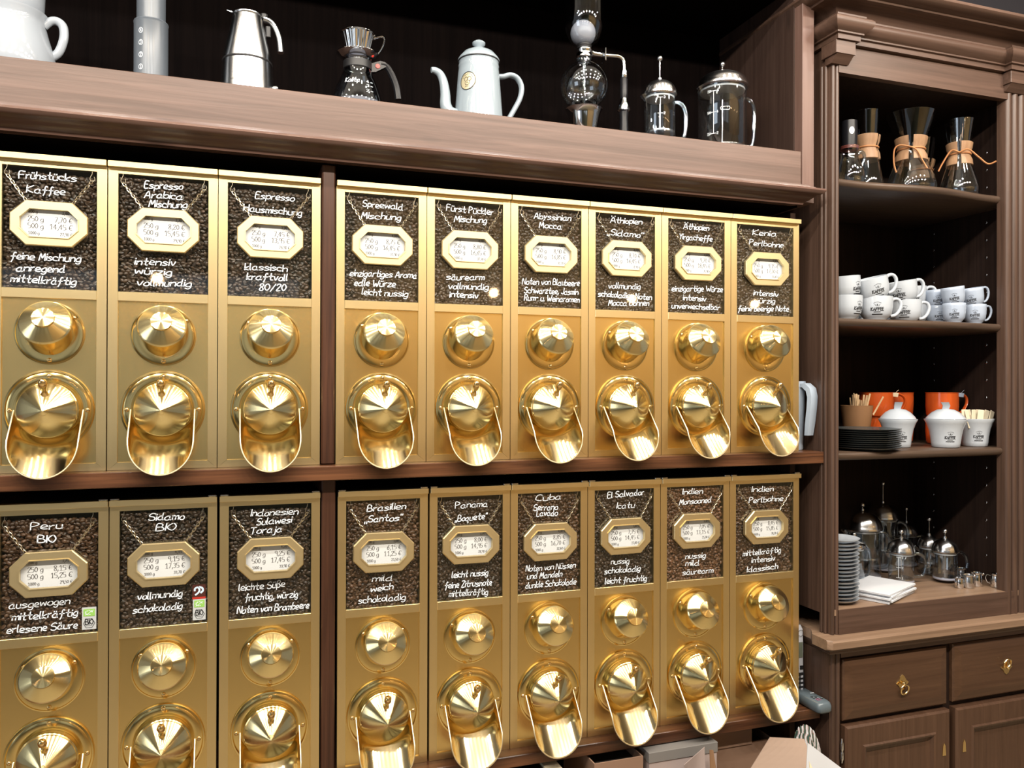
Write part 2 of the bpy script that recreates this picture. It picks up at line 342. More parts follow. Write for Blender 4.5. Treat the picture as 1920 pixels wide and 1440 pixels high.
# ------------------------------------------------------------------ coffee dispensers
H = .600
WB, WT = .349, .580           # window bottom / top above the base
def screw_vf(): return join(lathe([(0, .0032), (.0026, .003), (.0042, .0018), (.0046, 0)], 10), box(-.0034, .0034, -.0005, .0005, .003, .0036))
ROTF = (PI/2, 0, 0)           # local Z -> towards the shop
SH = {}
SH['screw'] = me('screw', screw_vf(), 40)
SH['port_flange'] = me('port_flange', lathe([(.036, 0), (.036, .003), (.050, .0045), (.0565, .0035), (.0575, .005), (.0598, .0045), (.0602, 0)], 48), 35)
SH['port_sleeve'] = me('port_sleeve', lathe([(.0405, -.012), (.0405, .043), (.039, .045)], 40), 35)
SH['port_cap'] = me('port_cap', lathe([(.0395, .037), (.0435, .037), (.0445, .039), (.0445, .043), (.0425, .0455), (.0415, .0462), (.0205, .0605), (.0195, .061)], 48), 22)
SH['cap_button'] = me('cap_button', lathe([(.019, .058), (.0195, .0640), (.0188, .0655), (.0175, .0658), (.00005, .0664)], 40), 30)
SH['spout_flange'] = me('spout_flange', lathe([(.050, .001), (.051, .004), (.060, .0072), (.070, .0055), (.0722, .0045), (.0735, .0068), (.0765, .0062), (.0775, .003), (.0775, 0)], 56), 35)
SH['spout_body'] = me('spout_body', lathe([(.0535, .002), (.0535, .010), (.0525, .012), (.0525, .0205), (.0505, .022)], 48), 30)
SH['spout_hood'] = me('spout_hood', lathe([(.0485, .020), (.0510, .0225), (.0515, .0245), (.0505, .0265), (.0440, .0330), (.0360, .0395), (.0270, .0460), (.0180, .0522), (.0090, .0580), (.0086, .0590), (.0003, .0640)], 56), 14)
# knob: little turned handle, axis up and outwards
_k = lathe([(.0002, 0), (.0068, 0), (.0072, .003), (.0052, .006), (.0046, .012), (.0056, .018), (.0074, .025), (.0080, .030), (.0070, .036), (.0042, .0395), (.0002, .041)], 16)
SH['hood_knob'] = me('hood_knob', _k, 45)
def chute_vf(th=.0016):
    al = math.radians(43); a = Vector((0, -math.sin(al), -math.cos(al))); n = Vector((0, math.cos(al), -math.sin(al))); hw, dp = .0575, .036
    rows = []; NP, NT = 18, 14
    for layer in (0, th):
        for i in range(NT+1):
            r = []
            for j in range(NP+1):
                ph = -PI/2+PI*j/NP; s, c = math.sin(ph), max(0, math.cos(ph))
                t0 = dp*c*math.cos(al)/math.sin(al)-.002; t1 = .074+.060*c**.85
                t = t0+(t1-t0)*i/NT
                p = a*t+Vector(((hw+layer)*s, 0, 0))+n*((dp+layer)*c)
                r.append(tuple(p))
            rows.append(r)
    k = NT+1; V = [p for r in rows for p in r]; N = NP+1; F = []
    for L in (0, 1):
        for i in range(NT):
            for j in range(NP):
                q = (L*k+i)*N+j; f = (q, q+1, q+1+N, q+N); F.append(f if L else f[::-1])
    o2 = k*N
    for j in range(NP): q = NT*N+j; F.append((q, q+1, q+1+o2, q+o2))
    for i in range(NT):
        q = i*N; F.append((q, q+N, q+N+o2, q+o2)); q = i*N+NP; F.append((q, q+o2, q+N+o2, q+N))
    return V, F
SH['chute'] = me('chute', chute_vf(), 40)
def rim_vf():
    al = math.radians(43); a = Vector((0, -math.sin(al), -math.cos(al))); n = Vector((0, math.cos(al), -math.sin(al))); hw, dp = .0583, .0368
    path = []
    for t in (0, .025, .05): path.append(tuple(a*t+Vector((-hw, 0, 0))))
    for j in range(25):
        ph = -PI/2+PI*j/24; s, c = math.sin(ph), max(0, math.cos(ph)); path.append(tuple(a*(.074+.060*c**.85)+Vector((hw*s, 0, 0))+n*(dp*c)))
    for t in (.05, .025, 0): path.append(tuple(a*t+Vector((hw, 0, 0))))
    return tube(path, .0016, 6)
SH['chute_rim'] = me('chute_rim', rim_vf(), 60)

def bean_cloud(seed, wd, ht):
    rng = np.random.default_rng(seed); pts = []
    for layer, yy in ((0, .0085), (1, .0128)):
        px, pz = .0082, .0066; nz = int(ht/pz)+1; nx = int(wd/px)+2
        for i in range(nz):
            for j in range(nx):
                x = -wd/2+(j+.5*((i+layer) % 2))*px+rng.normal(0, .0011); z = i*pz+layer*.003+rng.normal(0, .0009)
                if abs(x) < wd/2-.002: pts.append((x, yy+rng.uniform(-.0016, .0016), z))
    K = 8; prof = [(-1, 0), (-.86, .5), (-.5, .87), (0, 1), (.5, .87), (.86, .5), (1, 0)]
    bv = []
    for t, r in prof[1:-1]:
        for j in range(K):
            a = 2*PI*j/K; cx, cy = math.cos(a), math.sin(a)
            z = r*cy; x = r*cx
            if j == 6: z = -.12*r           # the crease on the flat side
            elif cy < 0: z *= .62
            bv.append((t, x, z))
    bv = [(-1, 0, 0)]+bv+[(1, 0, 0)]; nv = len(bv); B = np.array(bv)*np.array([.0056, .0042, .0034])
    F = [(0, 1+(j+1) % K, 1+j) for j in range(K)]
    for i in range(4):
        for j in range(K): a = 1+i*K+j; b = 1+i*K+(j+1) % K; F.append((a, b, b+K, a+K))
    F += [(nv-1, 1+4*K+j, 1+4*K+(j+1) % K) for j in range(K)]
    V = []; FF = []
    for n_, (x, y, z) in enumerate(pts):
        sp = rng.normal(0, .55)+(PI/2 if rng.random() < .12 else 0); ti = rng.normal(0, .35); ro = rng.choice([0, PI, rng.uniform(0, 2*PI)], p=[.52, .30, .18])+rng.normal(0, .35)+PI/2
        s = rng.uniform(.88, 1.12)
        R = np.array(Matrix.Rotation(sp, 3, 'Y') @ Matrix.Rotation(ti, 3, 'Z') @ Matrix.Rotation(ro, 3, 'X'))
        V.append(B*s @ R.T+np.array([x, y, z])); FF += [tuple(i+n_*nv for i in f) for f in F]
    return np.concatenate(V), FF
BEANS = [bean_cloud(3, .170, .212), bean_cloud(11, .170, .222)]
BEANMESH = {}
def beanmesh(k, mk):
    if (k, mk) not in BEANMESH:
        d = me('coffee_beans', (BEANS[k][0].tolist(), BEANS[k][1]), 60); d.materials.append(M[mk]); BEANMESH[(k, mk)] = d
    return BEANMESH[(k, mk)]

# price sign shared meshes
def octa(w_, h_, c): return [(-w_+c, -h_), (w_-c, -h_), (w_, -h_+c), (w_, h_-c), (w_-c, h_), (-w_+c, h_), (-w_, h_-c), (-w_, -h_+c)]
def sign_frame_vf():
    o0, o1 = octa(.0655, .0425, .026), octa(.0640, .0410, .0256); i1, i0 = octa(.0500, .0275, .0165), octa(.0485, .0260, .0162); ii = octa(.0480, .0255, .016)
    R = lambda p, y: [(x, y, z) for x, z in p]
    V, F = loft([R(o0, 0), R(o0, -.0085), R(o1, -.0105), R(i1, -.0105), R(i1, -.0125), R(i0, -.0125), R(ii, -.003)], True, False)
    return V, [f[::-1] for f in F]
SH['sign_frame'] = me('sign_frame', sign_frame_vf())
SH['sign_card'] = me('sign_card', prism(octa(.0495, .0270, .0165), 1, -.0025, -.0005))
def chain_vf(p, q, n):
    p, q = Vector(p), Vector(q); d = (q-p)/n; L = d.length; parts = []
    for i in range(n):
        c = p+d*(i+.5)+Vector((0, -.0006*math.sin(PI*i/n), 0)); t = d.normalized(); s = t.cross(Vector((0, 1, 0))).normalized() if i % 2 == 0 else (t.cross(Vector((0, 1, 0)))*.45+Vector((0, .9, 0))).normalized()
        path = [tuple(c+t*(L*.72*math.cos(a))+s*(.0023*math.sin(a))) for a in [2*PI*j/8 for j in range(8)]]
        parts.append(tube(path, .00062, 5, True))
    return join(*parts)
def hook_vf():
    pts = [(.0, 0, .011), (-.0005, 0, .006), (-.003, 0, .001), (-.0042, 0, -.003), (-.003, 0, -.0068), (0, 0, -.008), (.003, 0, -.0068), (.0042, 0, -.003), (.003, 0, .001)]
    return tube(smoothpath(pts, 3), .00075, 6)
SH['hook'] = me('hook', hook_vf(), 60)

def price_print(parent, p100, p250, p500, p1000):
    for tx, z, u, wd, side in (('100 g', .0195, .0006, .0008, 0), ('250 g', .0042, .00104, .00108, 0), ('500 g', -.0092, .00104, .00108, 0), ('1000 g', -.0208, .0006, .0008, 0),
                               (p100+' €', .0195, .0006, .0008, 1), (p250+' €', .0042, .00104, .00108, 1), (p500+' €', -.0092, .00104, .00108, 1), (p1000+' €', -.0208, .0006, .0008, 1)):
        st, L = strokes(tx, 1.6); x0 = .0385-L*u if side else -.0360
        ob('price_print', ribbon(st, wd/u, lambda a, b: (x0+a*u, -.0029, z+b*u), .66, 3), M['ink'], parent)

def eu_bio_sticker(parent, x, z, w_, h_):
    s = ob('bio_sticker', box(-w_/2, w_/2, -.0006, .0002, -h_/2, h_/2), M['sticker'], parent, (x, .0036, z), label='white organic seal sticker with green leaf flag and black hexagon')
    ob('green_flag', box(-w_*.40, w_*.40, -.0011, -.0005, h_*.10, h_*.42), M['green'], s)
    P = []
    for k in range(9):   # star dots that trace a leaf
        a = PI*.1+k/8*PI*1.5; P.append(xf(lathe([(.0011, 0), (.00003, .0001)], 6), (-w_*.02+w_*.24*math.cos(a), -.0013, h_*.26+h_*.09*math.sin(a)), ROTF))
    P.append(ribbon([[(-.28, .16), (-.05, .22), (.10, .30), (.30, .36)]], .02, lambda u, v: (u*w_, -.0013, v*h_)))
    ob('flag_leaf', join(*P), M['chalk'], s)
    hexa = [(.40*w_*math.cos(PI/3*k), h_*-.22+.40*w_*math.sin(PI/3*k)) for k in range(7)]
    Q = [ribbon([hexa], .0009, lambda u, v: (u, -.0011, v), 0, 1, False), fit_line('BIO', -w_*.27, w_*.27, -h_*.27, .0011, .0016, -.0011, 0, 0, 0), ribbon([[(-w_*.2, -h_*.33), (w_*.2, -h_*.33)]], .0006, lambda u, v: (u, -.0011, v), 0, 1, False)]
    ob('hexagon_print', join(*Q), M['inkblack'], s)

# (name lines, description lines) as (text, left, right, height from the top) in fractions of the window
UP = [
 ('7,70', '14,45', '3,40', '27,90', [('Frühstücks', .17, .77, .08), ('Kaffee', .25, .65, .19), ('feine Mischung', .09, .82, .745), ('anregend', .15, .65, .84), ('mittelkräftig', .09, .77, .93)]),
 ('8,20', '15,45', '3,70', '29,90', [('Espresso', .28, .70, .085), ('Arabica', .28, .70, .165), ('Mischung', .33, .75, .24), ('intensiv', .18, .62, .74), ('würzig', .18, .58, .82), ('vollmundig', .2, .8, .92)]),
 ('7,45', '13,95', '3,30', '26,90', [('Espresso', .32, .78, .10), ('Hausmischung', .18, .87, .22), ('klassisch', .2, .7, .74), ('kraftvoll', .22, .7, .83), ('80/20', .37, .68, .92)]),
 ('8,75', '16,45', '4,00', '31,90', [('Spreewald', .24, .78, .10), ('Mischung', .22, .75, .21), ('einzigartiges Aroma', .07, .97, .75), ('edle Würze', .13, .68, .84), ('leicht nussig', .23, .85, .92)]),
 ('8,80', '16,65', '4,00', '32,30', [('Fürst Pückler', .17, .85, .08), ('Mischung', .28, .75, .18), ('säurearm', .17, .72, .745), ('vollmundig', .2, .78, .83), ('intensiv', .22, .63, .91)]),
 ('8,90', '16,85', '4,00', '32,70', [('Abyssinian', .25, .83, .09), ('Mocca', .33, .68, .18), ('Noten von Blaubeere', .07, .97, .75), ('Schwarztee, Jasmin', .1, .95, .835), ('Rum- u. Weinaromen', .1, .97, .91)]),
 ('8,70', '16,45', '4,00', '31,90', [('Äthiopien', .25, .78, .07), ('„Sidamo“', .2, .8, .2), ('vollmundig', .22, .75, .75), ('schokoladige Noten', .05, .95, .84), ('Mocca Bohnen', .22, .9, .93)]),
 ('9,70', '18,45', '4,40', '35,90', [('Äthiopien', .27, .72, .08), ('Yirgacheffe', .2, .78, .19), ('einzigartige Würze', .07, .97, .75), ('intensiv', .27, .67, .84), ('unverwechselbar', .07, .92, .93)]),
 ('9,15', '17,30', '4,20', '33,60', [('Kenia', .28, .7, .09), ('Perlbohne', .22, .82, .2), ('intensiv', .3, .73, .75), ('würzig', .3, .67, .84), ('feine beerige Note', .03, .92, .935)]),
]
LO = [
 ('8,15', '15,25', '3,75', '29,50', [('Peru', .3, .62, .10), ('BIO', .37, .55, .21), ('ausgewogen', .09, .7, .73), ('mittelkräftig', .12, .78, .83), ('erlesene Säure', .07, .78, .93)]),
 ('9,15', '17,35', '4,15', '33,70', [('Sidamo', .32, .72, .07), ('BIO', .4, .62, .165), ('vollmundig', .2, .7, .74), ('schokoladig', .15, .7, .85)]),
 ('9,25', '17,45', '4,20', '33,90', [('Indonesien', .26, .83, .075), ('Sulawesi', .33, .75, .155), ('Toraja', .25, .63, .235), ('leichte Süße', .12, .67, .73), ('fruchtig, würzig', .2, .83, .82), ('Noten von Brombeere', .1, .97, .93)]),
 ('6,15', '11,25', '3,00', '21,50', [('Brasilien', .28, .8, .08), ('„Santos“', .25, .75, .18), ('mild', .35, .62, .74), ('weich', .33, .63, .83), ('schokoladig', .17, .8, .93)]),
 ('8,00', '14,95', '3,70', '28,90', [('Panama', .27, .76, .09), ('„Boquete“', .27, .75, .22), ('leicht nussig', .22, .77, .76), ('feine Zitrusnote', .12, .83, .855), ('mittelkräftig', .18, .77, .94)]),
 ('8,85', '16,70', '4,00', '32,40', [('Cuba', .28, .68, .06), ('Serrano', .25, .63, .15), ('Lavado', .3, .63, .21), ('Noten von Nüssen', .13, .92, .755), ('und Mandeln', .15, .7, .83), ('dunkle Schokolade', .13, .93, .92)]),
 ('7,75', '14,45', '3,60', '27,00', [('El Salvador', .22, .83, .06), ('Icatu', .37, .67, .175), ('nussig', .28, .58, .75), ('schokoladig', .17, .77, .84), ('leicht fruchtig', .18, .88, .945)]),
 ('7,05', '13,15', '3,30', '25,30', [('Indien', .28, .63, .06), ('Monsooned', .22, .78, .17), ('nussig', .33, .68, .75), ('mild', .33, .57, .83), ('säurearm', .28, .82, .92)]),
 ('8,45', '15,85', '3,80', '30,30', [('Indien', .28, .65, .07), ('Perlbohne', .23, .82, .19), ('mittelkräftig', .13, .78, .77), ('intensiv', .28, .68, .85), ('klassisch', .2, .73, .95)]),
]
UX = [(-.0045, .1905), (.1925, .3925), (.3940, .5960), (.6290, .8240), (.8255, 1.0195), (1.0210, 1.2140), (1.2155, 1.4095), (1.4110, 1.6070), (1.6085, 1.8155)]
LX = [(-.0045, .1955), (.1975, .3935), (.3985, .5970), (.6340, .8290), (.8335, 1.0205), (1.0220, 1.2135), (1.2150, 1.4075), (1.4090, 1.6050), (1.6065, 1.8165)]
ORD = ['first', 'second', 'third', 'fourth', 'fifth', 'sixth', 'seventh', 'eighth', 'ninth']
BM = {('lower', 3): 'beans_mid', ('lower', 7): 'beans_light', ('lower', 5): 'beans_mid', ('lower', 8): 'beans_mid', ('lower', 0): 'beans_mid'}
capr = random.Random(5)
def dispenser(row, i, x0, x1, z0, data):
    p250, p500, p100, p1000, lines = data
    cx, hw = (x0+x1)/2, (x1-x0)/2; ww = hw-.0175
    flat = ' '.join(l[0] for l in lines[:2]).replace('„', '').replace('“', '')
    if 'Pückler' in flat: flat = lines[3][0]+' '+lines[4][0]
    T = thing('coffee_dispenser', 'brass bean dispenser hand lettered %s, %s from left, %s row' % (flat, ORD[i], row), 'dispenser', (cx, 0, z0), group='brass coffee dispensers in two rows')
    D = .020
    for s in (-1, 1):
        a, b = s*hw, s*ww
        ob('frame_stile', prism([(a, 0), (b, .0155), (b, .5845), (a, .5900)], 1, 0, D), M['brass_frame'], T)
    ob('bottom_rail', prism([(-hw, 0), (hw, 0), (ww, .0150), (-ww, .0150)], 1, .0003, D), M['brass_rail'], T)
    ob('top_rail', prism([(-hw, .5903), (-ww, WT), (ww, WT), (hw, .5903)], 1, .0006, D), M['brass_rail'], T)
    ob('middle_rail', box(-ww, ww, -.0012, D, .331, WB, .0008), M['brass_rail'], T)
    lid = ob('lid', box(-hw, hw, -.010, .012, .5905, .602, .0008), M['brass_rail'], T)
    ob('hopper_cover', prism([(.012, .591), (.012, .600), (.24, .598), (.24, .591)], 0, -hw+.004, hw-.004), M['hopper'], T)  # lid top coloured near black for the shade it lies in
    if row == 'lower':
        for s in (-1, 1): ob('lid_clip', join(box(s*(hw-.009)-.008, s*(hw-.009)+.008, -.006, .004, .6022, .6055, .001)), M['steel'], lid)
    ob('front_panel', box(-ww, ww, .004, .008, .0150, .331), M['brass_panel'], T)
    ob('hopper', prism([(.021, 0), (.021, .590), (.20, .590), (.12, 0)], 0, -hw+.026, hw-.026), M['hopper'], T)
    pane = ob('window_pane', box(-ww, ww, .0028, .0045, WB, WT), M['pane'], T)
    wh = WT-WB; X = lambda u: -ww+2*ww*u
    for tx, u0, u1, v in lines:
        ob('handwriting', fit_line(tx, X(u0), X(u1), WT-wh*(v+.022), .00150, random.uniform(.0017, .0021), .0021, 0, .55, random.uniform(.08, .22), random.uniform(-.02, .04), 4), M['chalk'], pane)
    ob('bean_backing', box(-ww, ww, .0175, .0200, WB, WT), M['beanback'], T)
    # filling port
    f = ob('port_flange', SH['port_flange'], M['brass_spun'], T, (0, .004, .265), ROTF)
    for a in (35, 145, 270): ob('screw', SH['screw'], M['brass_polished'], f, (.0515*math.cos(math.radians(a)), .0515*math.sin(math.radians(a)), .0042), (0, 0, a))
    tilt = (PI/2-math.radians(22), 0, 0); push = capr.choice([0, 0, .002, .004])
    p = ob('port_sleeve', SH['port_sleeve'], M['brass_spun'], T, (0, .004, .265), tilt)
    c = ob('port_cap', SH['port_cap'], M['brass_turned'], T, (0, .004-push, .265+push*.4), tilt)
    ob('cap_button', SH['cap_button'], M['brass_turned'], c)
    # spout
    f = ob('spout_flange', SH['spout_flange'], M['brass_spun'], T, (0, .004, .118), ROTF)
    for a in (0, 90, 180): ob('screw', SH['screw'], M['brass_polished'], f, (.0655*math.cos(math.radians(a)), .0655*math.sin(math.radians(a)), .0058), (0, 0, a*1.7))
    ob('spout_body', SH['spout_body'], M['brass_spun'], T, (0, .004, .118), ROTF)
    hd = ob('spout_hood', SH['spout_hood'], M['brass_turned'], T, (0, .004, .118), ROTF)
    ob('hood_knob', SH['hood_knob'], M['brass_polished'], hd, (0, .029, .040), (math.radians(-46), 0, 0))
    ch = ob('chute', SH['chute'], M['brass_chute'], T, (0, -.003, .118))
    ob('chute_rim', SH['chute_rim'], M['brass_edge_glint'], ch)
    if row == 'lower' and i in (0, 1):
        eu_bio_sticker(pane, X(.905), WT-wh*.885, ww*.30, wh*.185)
    if row == 'lower' and i == 1:
        s = ob('round_badge', box(-.0125, .0125, -.0006, .0002, -.0125, .0125), M['fairblack'], pane, (X(.90), .0036, WT-wh*.725), label='square dark red trade seal with a pale swirl')
        ob('badge_swirl', join(ribbon([[(-.6, -.7), (-.1, -.3), (.1, .2), (-.2, .7), (-.7, .5), (-.75, .1)]], .34, lambda u, v: (u*.0105, -.0011, v*.0105)), ribbon([[(.1, .75), (.6, .5), (.7, 0), (.35, -.35)]], .36, lambda u, v: (u*.0105, -.0011, v*.0105))), M['fairblue'], s)
        ob('badge_bar', box(-.0125, .0125, -.0011, -.0004, -.0160, -.0122), M['red'], s)
    # beans behind the pane
    mk = BM.get((row, i), 'beans_dark'); k = i % 2
    b = ob('coffee_beans', beanmesh(k, mk), None, None, (cx, 0, z0+WB+.003))
    b.scale = ((ww*2-.002)/.170, 1, 1)
    b['label'] = 'roasted coffee beans behind the window lettered %s, %s row' % (flat, row); b['category'] = 'coffee beans'; b['kind'] = 'stuff'
    # hanging price sign
    jz = capr.uniform(-.003, .003); sz = z0+WT-wh*.475+jz
    S = thing('price_sign', 'octagonal brass price sign reading %s € and %s € hanging on the %s %s-row dispenser' % (p250, p500, ORD[i], row), 'price sign', (cx, .0005, sz), (0, capr.uniform(-.008, .008), 0), group='hanging octagonal price signs')
    ob('sign_frame', SH['sign_frame'], M['brass_sign'], S)
    cdd = ob('sign_card', SH['sign_card'], M['card'], S)
    price_print(cdd, p100, p250, p500, p1000)
    hz = z0+WT-.012-sz
    for s in (-1, 1):
        hx_ = s*(ww-.0085)
        hk = ob('hook', SH['hook'], M['chain'], S, (hx_, -.002, hz))
        ob('chain', chain_vf((hx_, -.0025, hz-.0075), (s*.0385, -.006, .0405), 9), M['chain'], S)
    return T
for i in range(9):
    dispenser('upper', i, UX[i][0], UX[i][1], 1.3505, UP[i])
for i in range(9):
    dispenser('lower', i, LX[i][0], LX[i][1], .6905, LO[i])

# ------------------------------------------------------------------ corner display cabinet on the right
CX0, CX1, CF, CB = 1.866, 2.66, -.060, .33      # left corner, right end, front plane, back
OX0, OX1 = 1.897, 2.470                        # the opening
CB_T = thing('corner_cabinet', 'brown wooden display cabinet with open shelves, cornice and drawers right of the dispensers', 'cabinet', (0, 0, 0))
ob('side_panel', box(CX0+.004, CX0+.022, CF+.02, CB, .93, 2.40), M['cab'], CB_T)
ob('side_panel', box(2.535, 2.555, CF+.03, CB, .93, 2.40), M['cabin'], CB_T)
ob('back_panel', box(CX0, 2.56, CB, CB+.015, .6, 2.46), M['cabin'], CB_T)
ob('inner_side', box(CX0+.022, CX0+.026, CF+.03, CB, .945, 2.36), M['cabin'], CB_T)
ob('cabinet_floor', box(CX0+.01, 2.535, CF+.004, CB, .930, .945), M['counter'], CB_T)
ob('frame_rail', box(OX0-.004, OX1+.03, CF, CF+.02, .882, .9445), M['cabh'], CB_T)
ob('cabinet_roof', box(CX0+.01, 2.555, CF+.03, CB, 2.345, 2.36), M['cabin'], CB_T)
def reeded(x0, x1, y0, n):
    """front edge made of n half round reeds with grooves between"""
    p = []; wd = (x1-x0)/n
    for i in range(n):
        for k in range(9):
            a = PI*k/8; p.append((x0+wd*i+wd*.5-wd*.44*math.cos(a), y0-wd*.42*math.sin(a)))
    return [(x0, y0+.022)]+p+[(x1, y0+.022)]
def pil(x0, x1, n, parent):
    ob('pilaster', prism(reeded(x0, x1, CF+.008, n), 2, .882, 2.352), M['cab'], parent, smooth=50)
pil(CX0+.006, OX0, 2, CB_T)
pil(OX1, 2.568, 4, CB_T)
# reeds on the side face of the corner post
for k, yy in enumerate((CF+.030, CF+.018)):
    ob('corner_reed', box(CX0-.001-.002*(1-k), CX0+.006, yy, yy+.009, .882, 2.35, .002), M['cab'], CB_T)
for i, y_h in enumerate(range(0)): pass
ob('frieze', box(OX0-.006, OX1+.01, CF, CF+.02, 2.327, 2.406), M['cabh'], CB_T)
# entablature: profile lofted round the corner; (out, z)
ent = [(0, 2.398), (.012, 2.398), (.012, 2.410), (.018, 2.412), (.018, 2.416), (.024, 2.420), (.032, 2.426), (.037, 2.434), (.036, 2.443), (.030, 2.449), (.022, 2.452), (.022, 2.458), (0, 2.458)]
top = [(0, 2.452), (.006, 2.452), (.008, 2.466), (.018, 2.480), (.036, 2.487), (.056, 2.489), (.058, 2.494), (.070, 2.496), (.082, 2.501), (.088, 2.509), (.086, 2.517), (.078, 2.521), (0, 2.521)]
def around(prof, x0, x1, yf, yb, m_, name, close_r=True):
    """moulding that runs back along the left side, round the corner and along the front"""
    ring = lambda f: [f(o, z) for o, z in prof]
    R = [ring(lambda o, z: (x0-o, yb, z)), ring(lambda o, z: (x0-o, yf-o, z)), ring(lambda o, z: (x1+o*(1 if close_r else 0), yf-o, z))]
    if close_r: R.append(ring(lambda o, z: (x1+o, yb, z)))
    return ob(name, loft(R), m_, CB_T, smooth=40)
around(ent, OX0+.02, OX1-.012, CF, CB, M['cabh'], 'entablature', False)
around(ent, CX0+.006, OX0+.022, CF-.020, CB, M['cabh'], 'entablature_block')
around(ent, OX1-.008, 2.582, CF-.020, CB, M['cabh'], 'entablature_block')
around(top, CX0+.012, 2.57, CF-.006, CB, M['cabh'], 'cornice')
for x0, x1 in ((CX0-.006, OX0+.024), (OX1-.014, 2.588)):
    ob('capital', join(box(x0, x1, CF-.026, CF+.03, 2.364, 2.398, .001), prism([(CF-.024, 2.364), (CF-.004, 2.346), (CF+.02, 2.346), (CF+.02, 2.364)], 0, x0+.004, x1-.004)), M['cabh'], CB_T)
# shelves with a gently serpentine rounded front edge
def shelf(z, th, m_, side):
    rings = []
    for k in range(29):
        t = k/28; x = CX0+.03+(2.533-CX0-.03)*t; yf = -.040-.012*math.sin(PI*t)**2+.006*math.sin(3*PI*t)*side
        pr_ = [(yf+.004, z-th), (yf-.001, z-th*.8), (yf-.004, z-th*.5), (yf-.003, z-th*.2), (yf+.001, z), (CB, z), (CB, z-th)]
        rings.append([(x, y, zz) for y, zz in pr_])
    return ob('shelf', loft(rings), m_, CB_T, smooth=50)
for z, sd in ((2.060, 1), (1.697, .6), (1.347, -.6)): shelf(z, .020, M['shelfgrey'], sd)
# shelf pin holes in the right side wall
for yy in (.06, .25):
    for k in range(24):
        ob('pin_hole', SH.setdefault('pin', me('pin_hole', lathe([(.0032, .0006), (.0042, .0002), (.0044, 0)], 8), 40)), M['steel'], CB_T, (2.535, yy, 1.02+k*.052), (0, -PI/2, 0))
# counter top
ob('counter_top', loft([[(1.859, .30, z+dz), (1.859, .004, z+dz), (1.834, -.030, z+dz), (1.832, -.088+e, z+dz), (1.842, -.098+e, z+dz), (2.70, -.098+e, z+dz), (2.70, .30, z+dz)] for z, dz, e in ((.856, 0, .006), (.856, .003, .001), (.856, .020, 0), (.856, .0255, .004))]), M['counter'], CB_T, smooth=30)
ob('base_moulding', loft([[(1.866-o*.25, .28, z), (1.866-o*.25, -.010, z), (1.866-o, CF-o, z), (2.70, CF-o, z), (2.70, .28, z)] for o, z in ((0, .834), (.012, .838), (.016, .846), (.024, .850), (.026, .856))]), M['cabh'], CB_T, smooth=40)
ob('base_side', box(CX0, CX0+.02, CF+.004, .30, .0, .840), M['cab'], CB_T)
ob('base_post', prism(reeded(CX0+.002, 1.900, CF+.006, 2), 2, .0, .836), M['cab'], CB_T, smooth=50)
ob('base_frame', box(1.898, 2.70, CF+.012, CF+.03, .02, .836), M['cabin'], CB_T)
ob('base_rail', box(1.900, 2.70, CF+.001, CF+.02, .822, .838), M['cabh'], CB_T)
def raised(x0, x1, z0, z1, y, d, bev):
    R = lambda i, yy: [(x0+i, yy, z0+i), (x1-i, yy, z0+i), (x1-i, yy, z1-i), (x0+i, yy, z1-i)]
    return loft([R(0, y+.018), R(0, y+.004), R(.004, y), R(bev, y-d)])
for k, (x0, x1, up_) in enumerate(((1.905, 2.253, 0), (2.274, 2.622, 1))):
    dr = ob('drawer', raised(x0, x1, .659+.003*k, .8165+.003*k, CF-.002, .004, .026), M['cabd'], CB_T)
    cx_, cz = (x0+x1)/2+.014, .738
    pl = ob('handle_plate', prism([(-.021, 0), (-.012, .007), (-.007, .016), (0, .022), (.007, .016), (.012, .007), (.021, 0), (.012, -.007), (.007, -.016), (0, -.020), (-.007, -.016), (-.012, -.007)], 1, -.0018, 0), M['brass_polished'], dr, (cx_, CF-.006, cz), label='brass lozenge handle plate')
    q = (0, .004, -.015) if not up_ else (-.006, .003, .013)
    ob('pull_ring', join(tube([(q[0]+.0125*math.cos(a), -.009-(.004 if up_ else .003)*math.sin(a), q[2]+.0135*math.sin(a)) for a in [2*PI*j/20 for j in range(20)]], .0026, 8, True), xf(sphere(.005, 10, 8), (0, -.006, 0))), M['brass_polished'], dr, (cx_, CF-.006, cz))
for k, (x0, x1) in enumerate(((1.905, 2.253), (2.274, 2.622))):
    R = lambda i, yy: [(x0+i, yy, .06+i), (x1-i, yy, .06+i), (x1-i, yy, .648-i), (x0+i, yy, .648-i)]
    dv = loft([R(0, CF+.012), R(0, CF-.008), R(.005, CF-.013), R(.052, CF-.013), R(.056, CF-.017), R(.061, CF-.015), R(.066, CF-.006), R(.075, CF-.004)])
    ob('cabinet_door', dv, M['cabdoor'], CB_T)
    ob('hinge', xf(lathe([(.0003, -.032), (.002, -.030), (.0025, -.026), (.0048, -.020), (.0048, -.004), (.0036, -.002), (.0036, .002), (.0048, .004), (.0048, .020), (.0025, .026), (.002, .030), (.0003, .032)], 12), (0, 0, 0)), M['steel'], CB_T, (x0-.006 if k == 0 else x1+.006, CF-.004, .585), smooth=40)
    ob('keyhole_plate', prism([(-.006, -.016), (.006, -.016), (.004, .010), (0, .018), (-.004, .010)], 1, -.0015, 0), M['brass_polished'], CB_T, (x1-.024 if k == 0 else x0+.026, CF-.0130, .545))

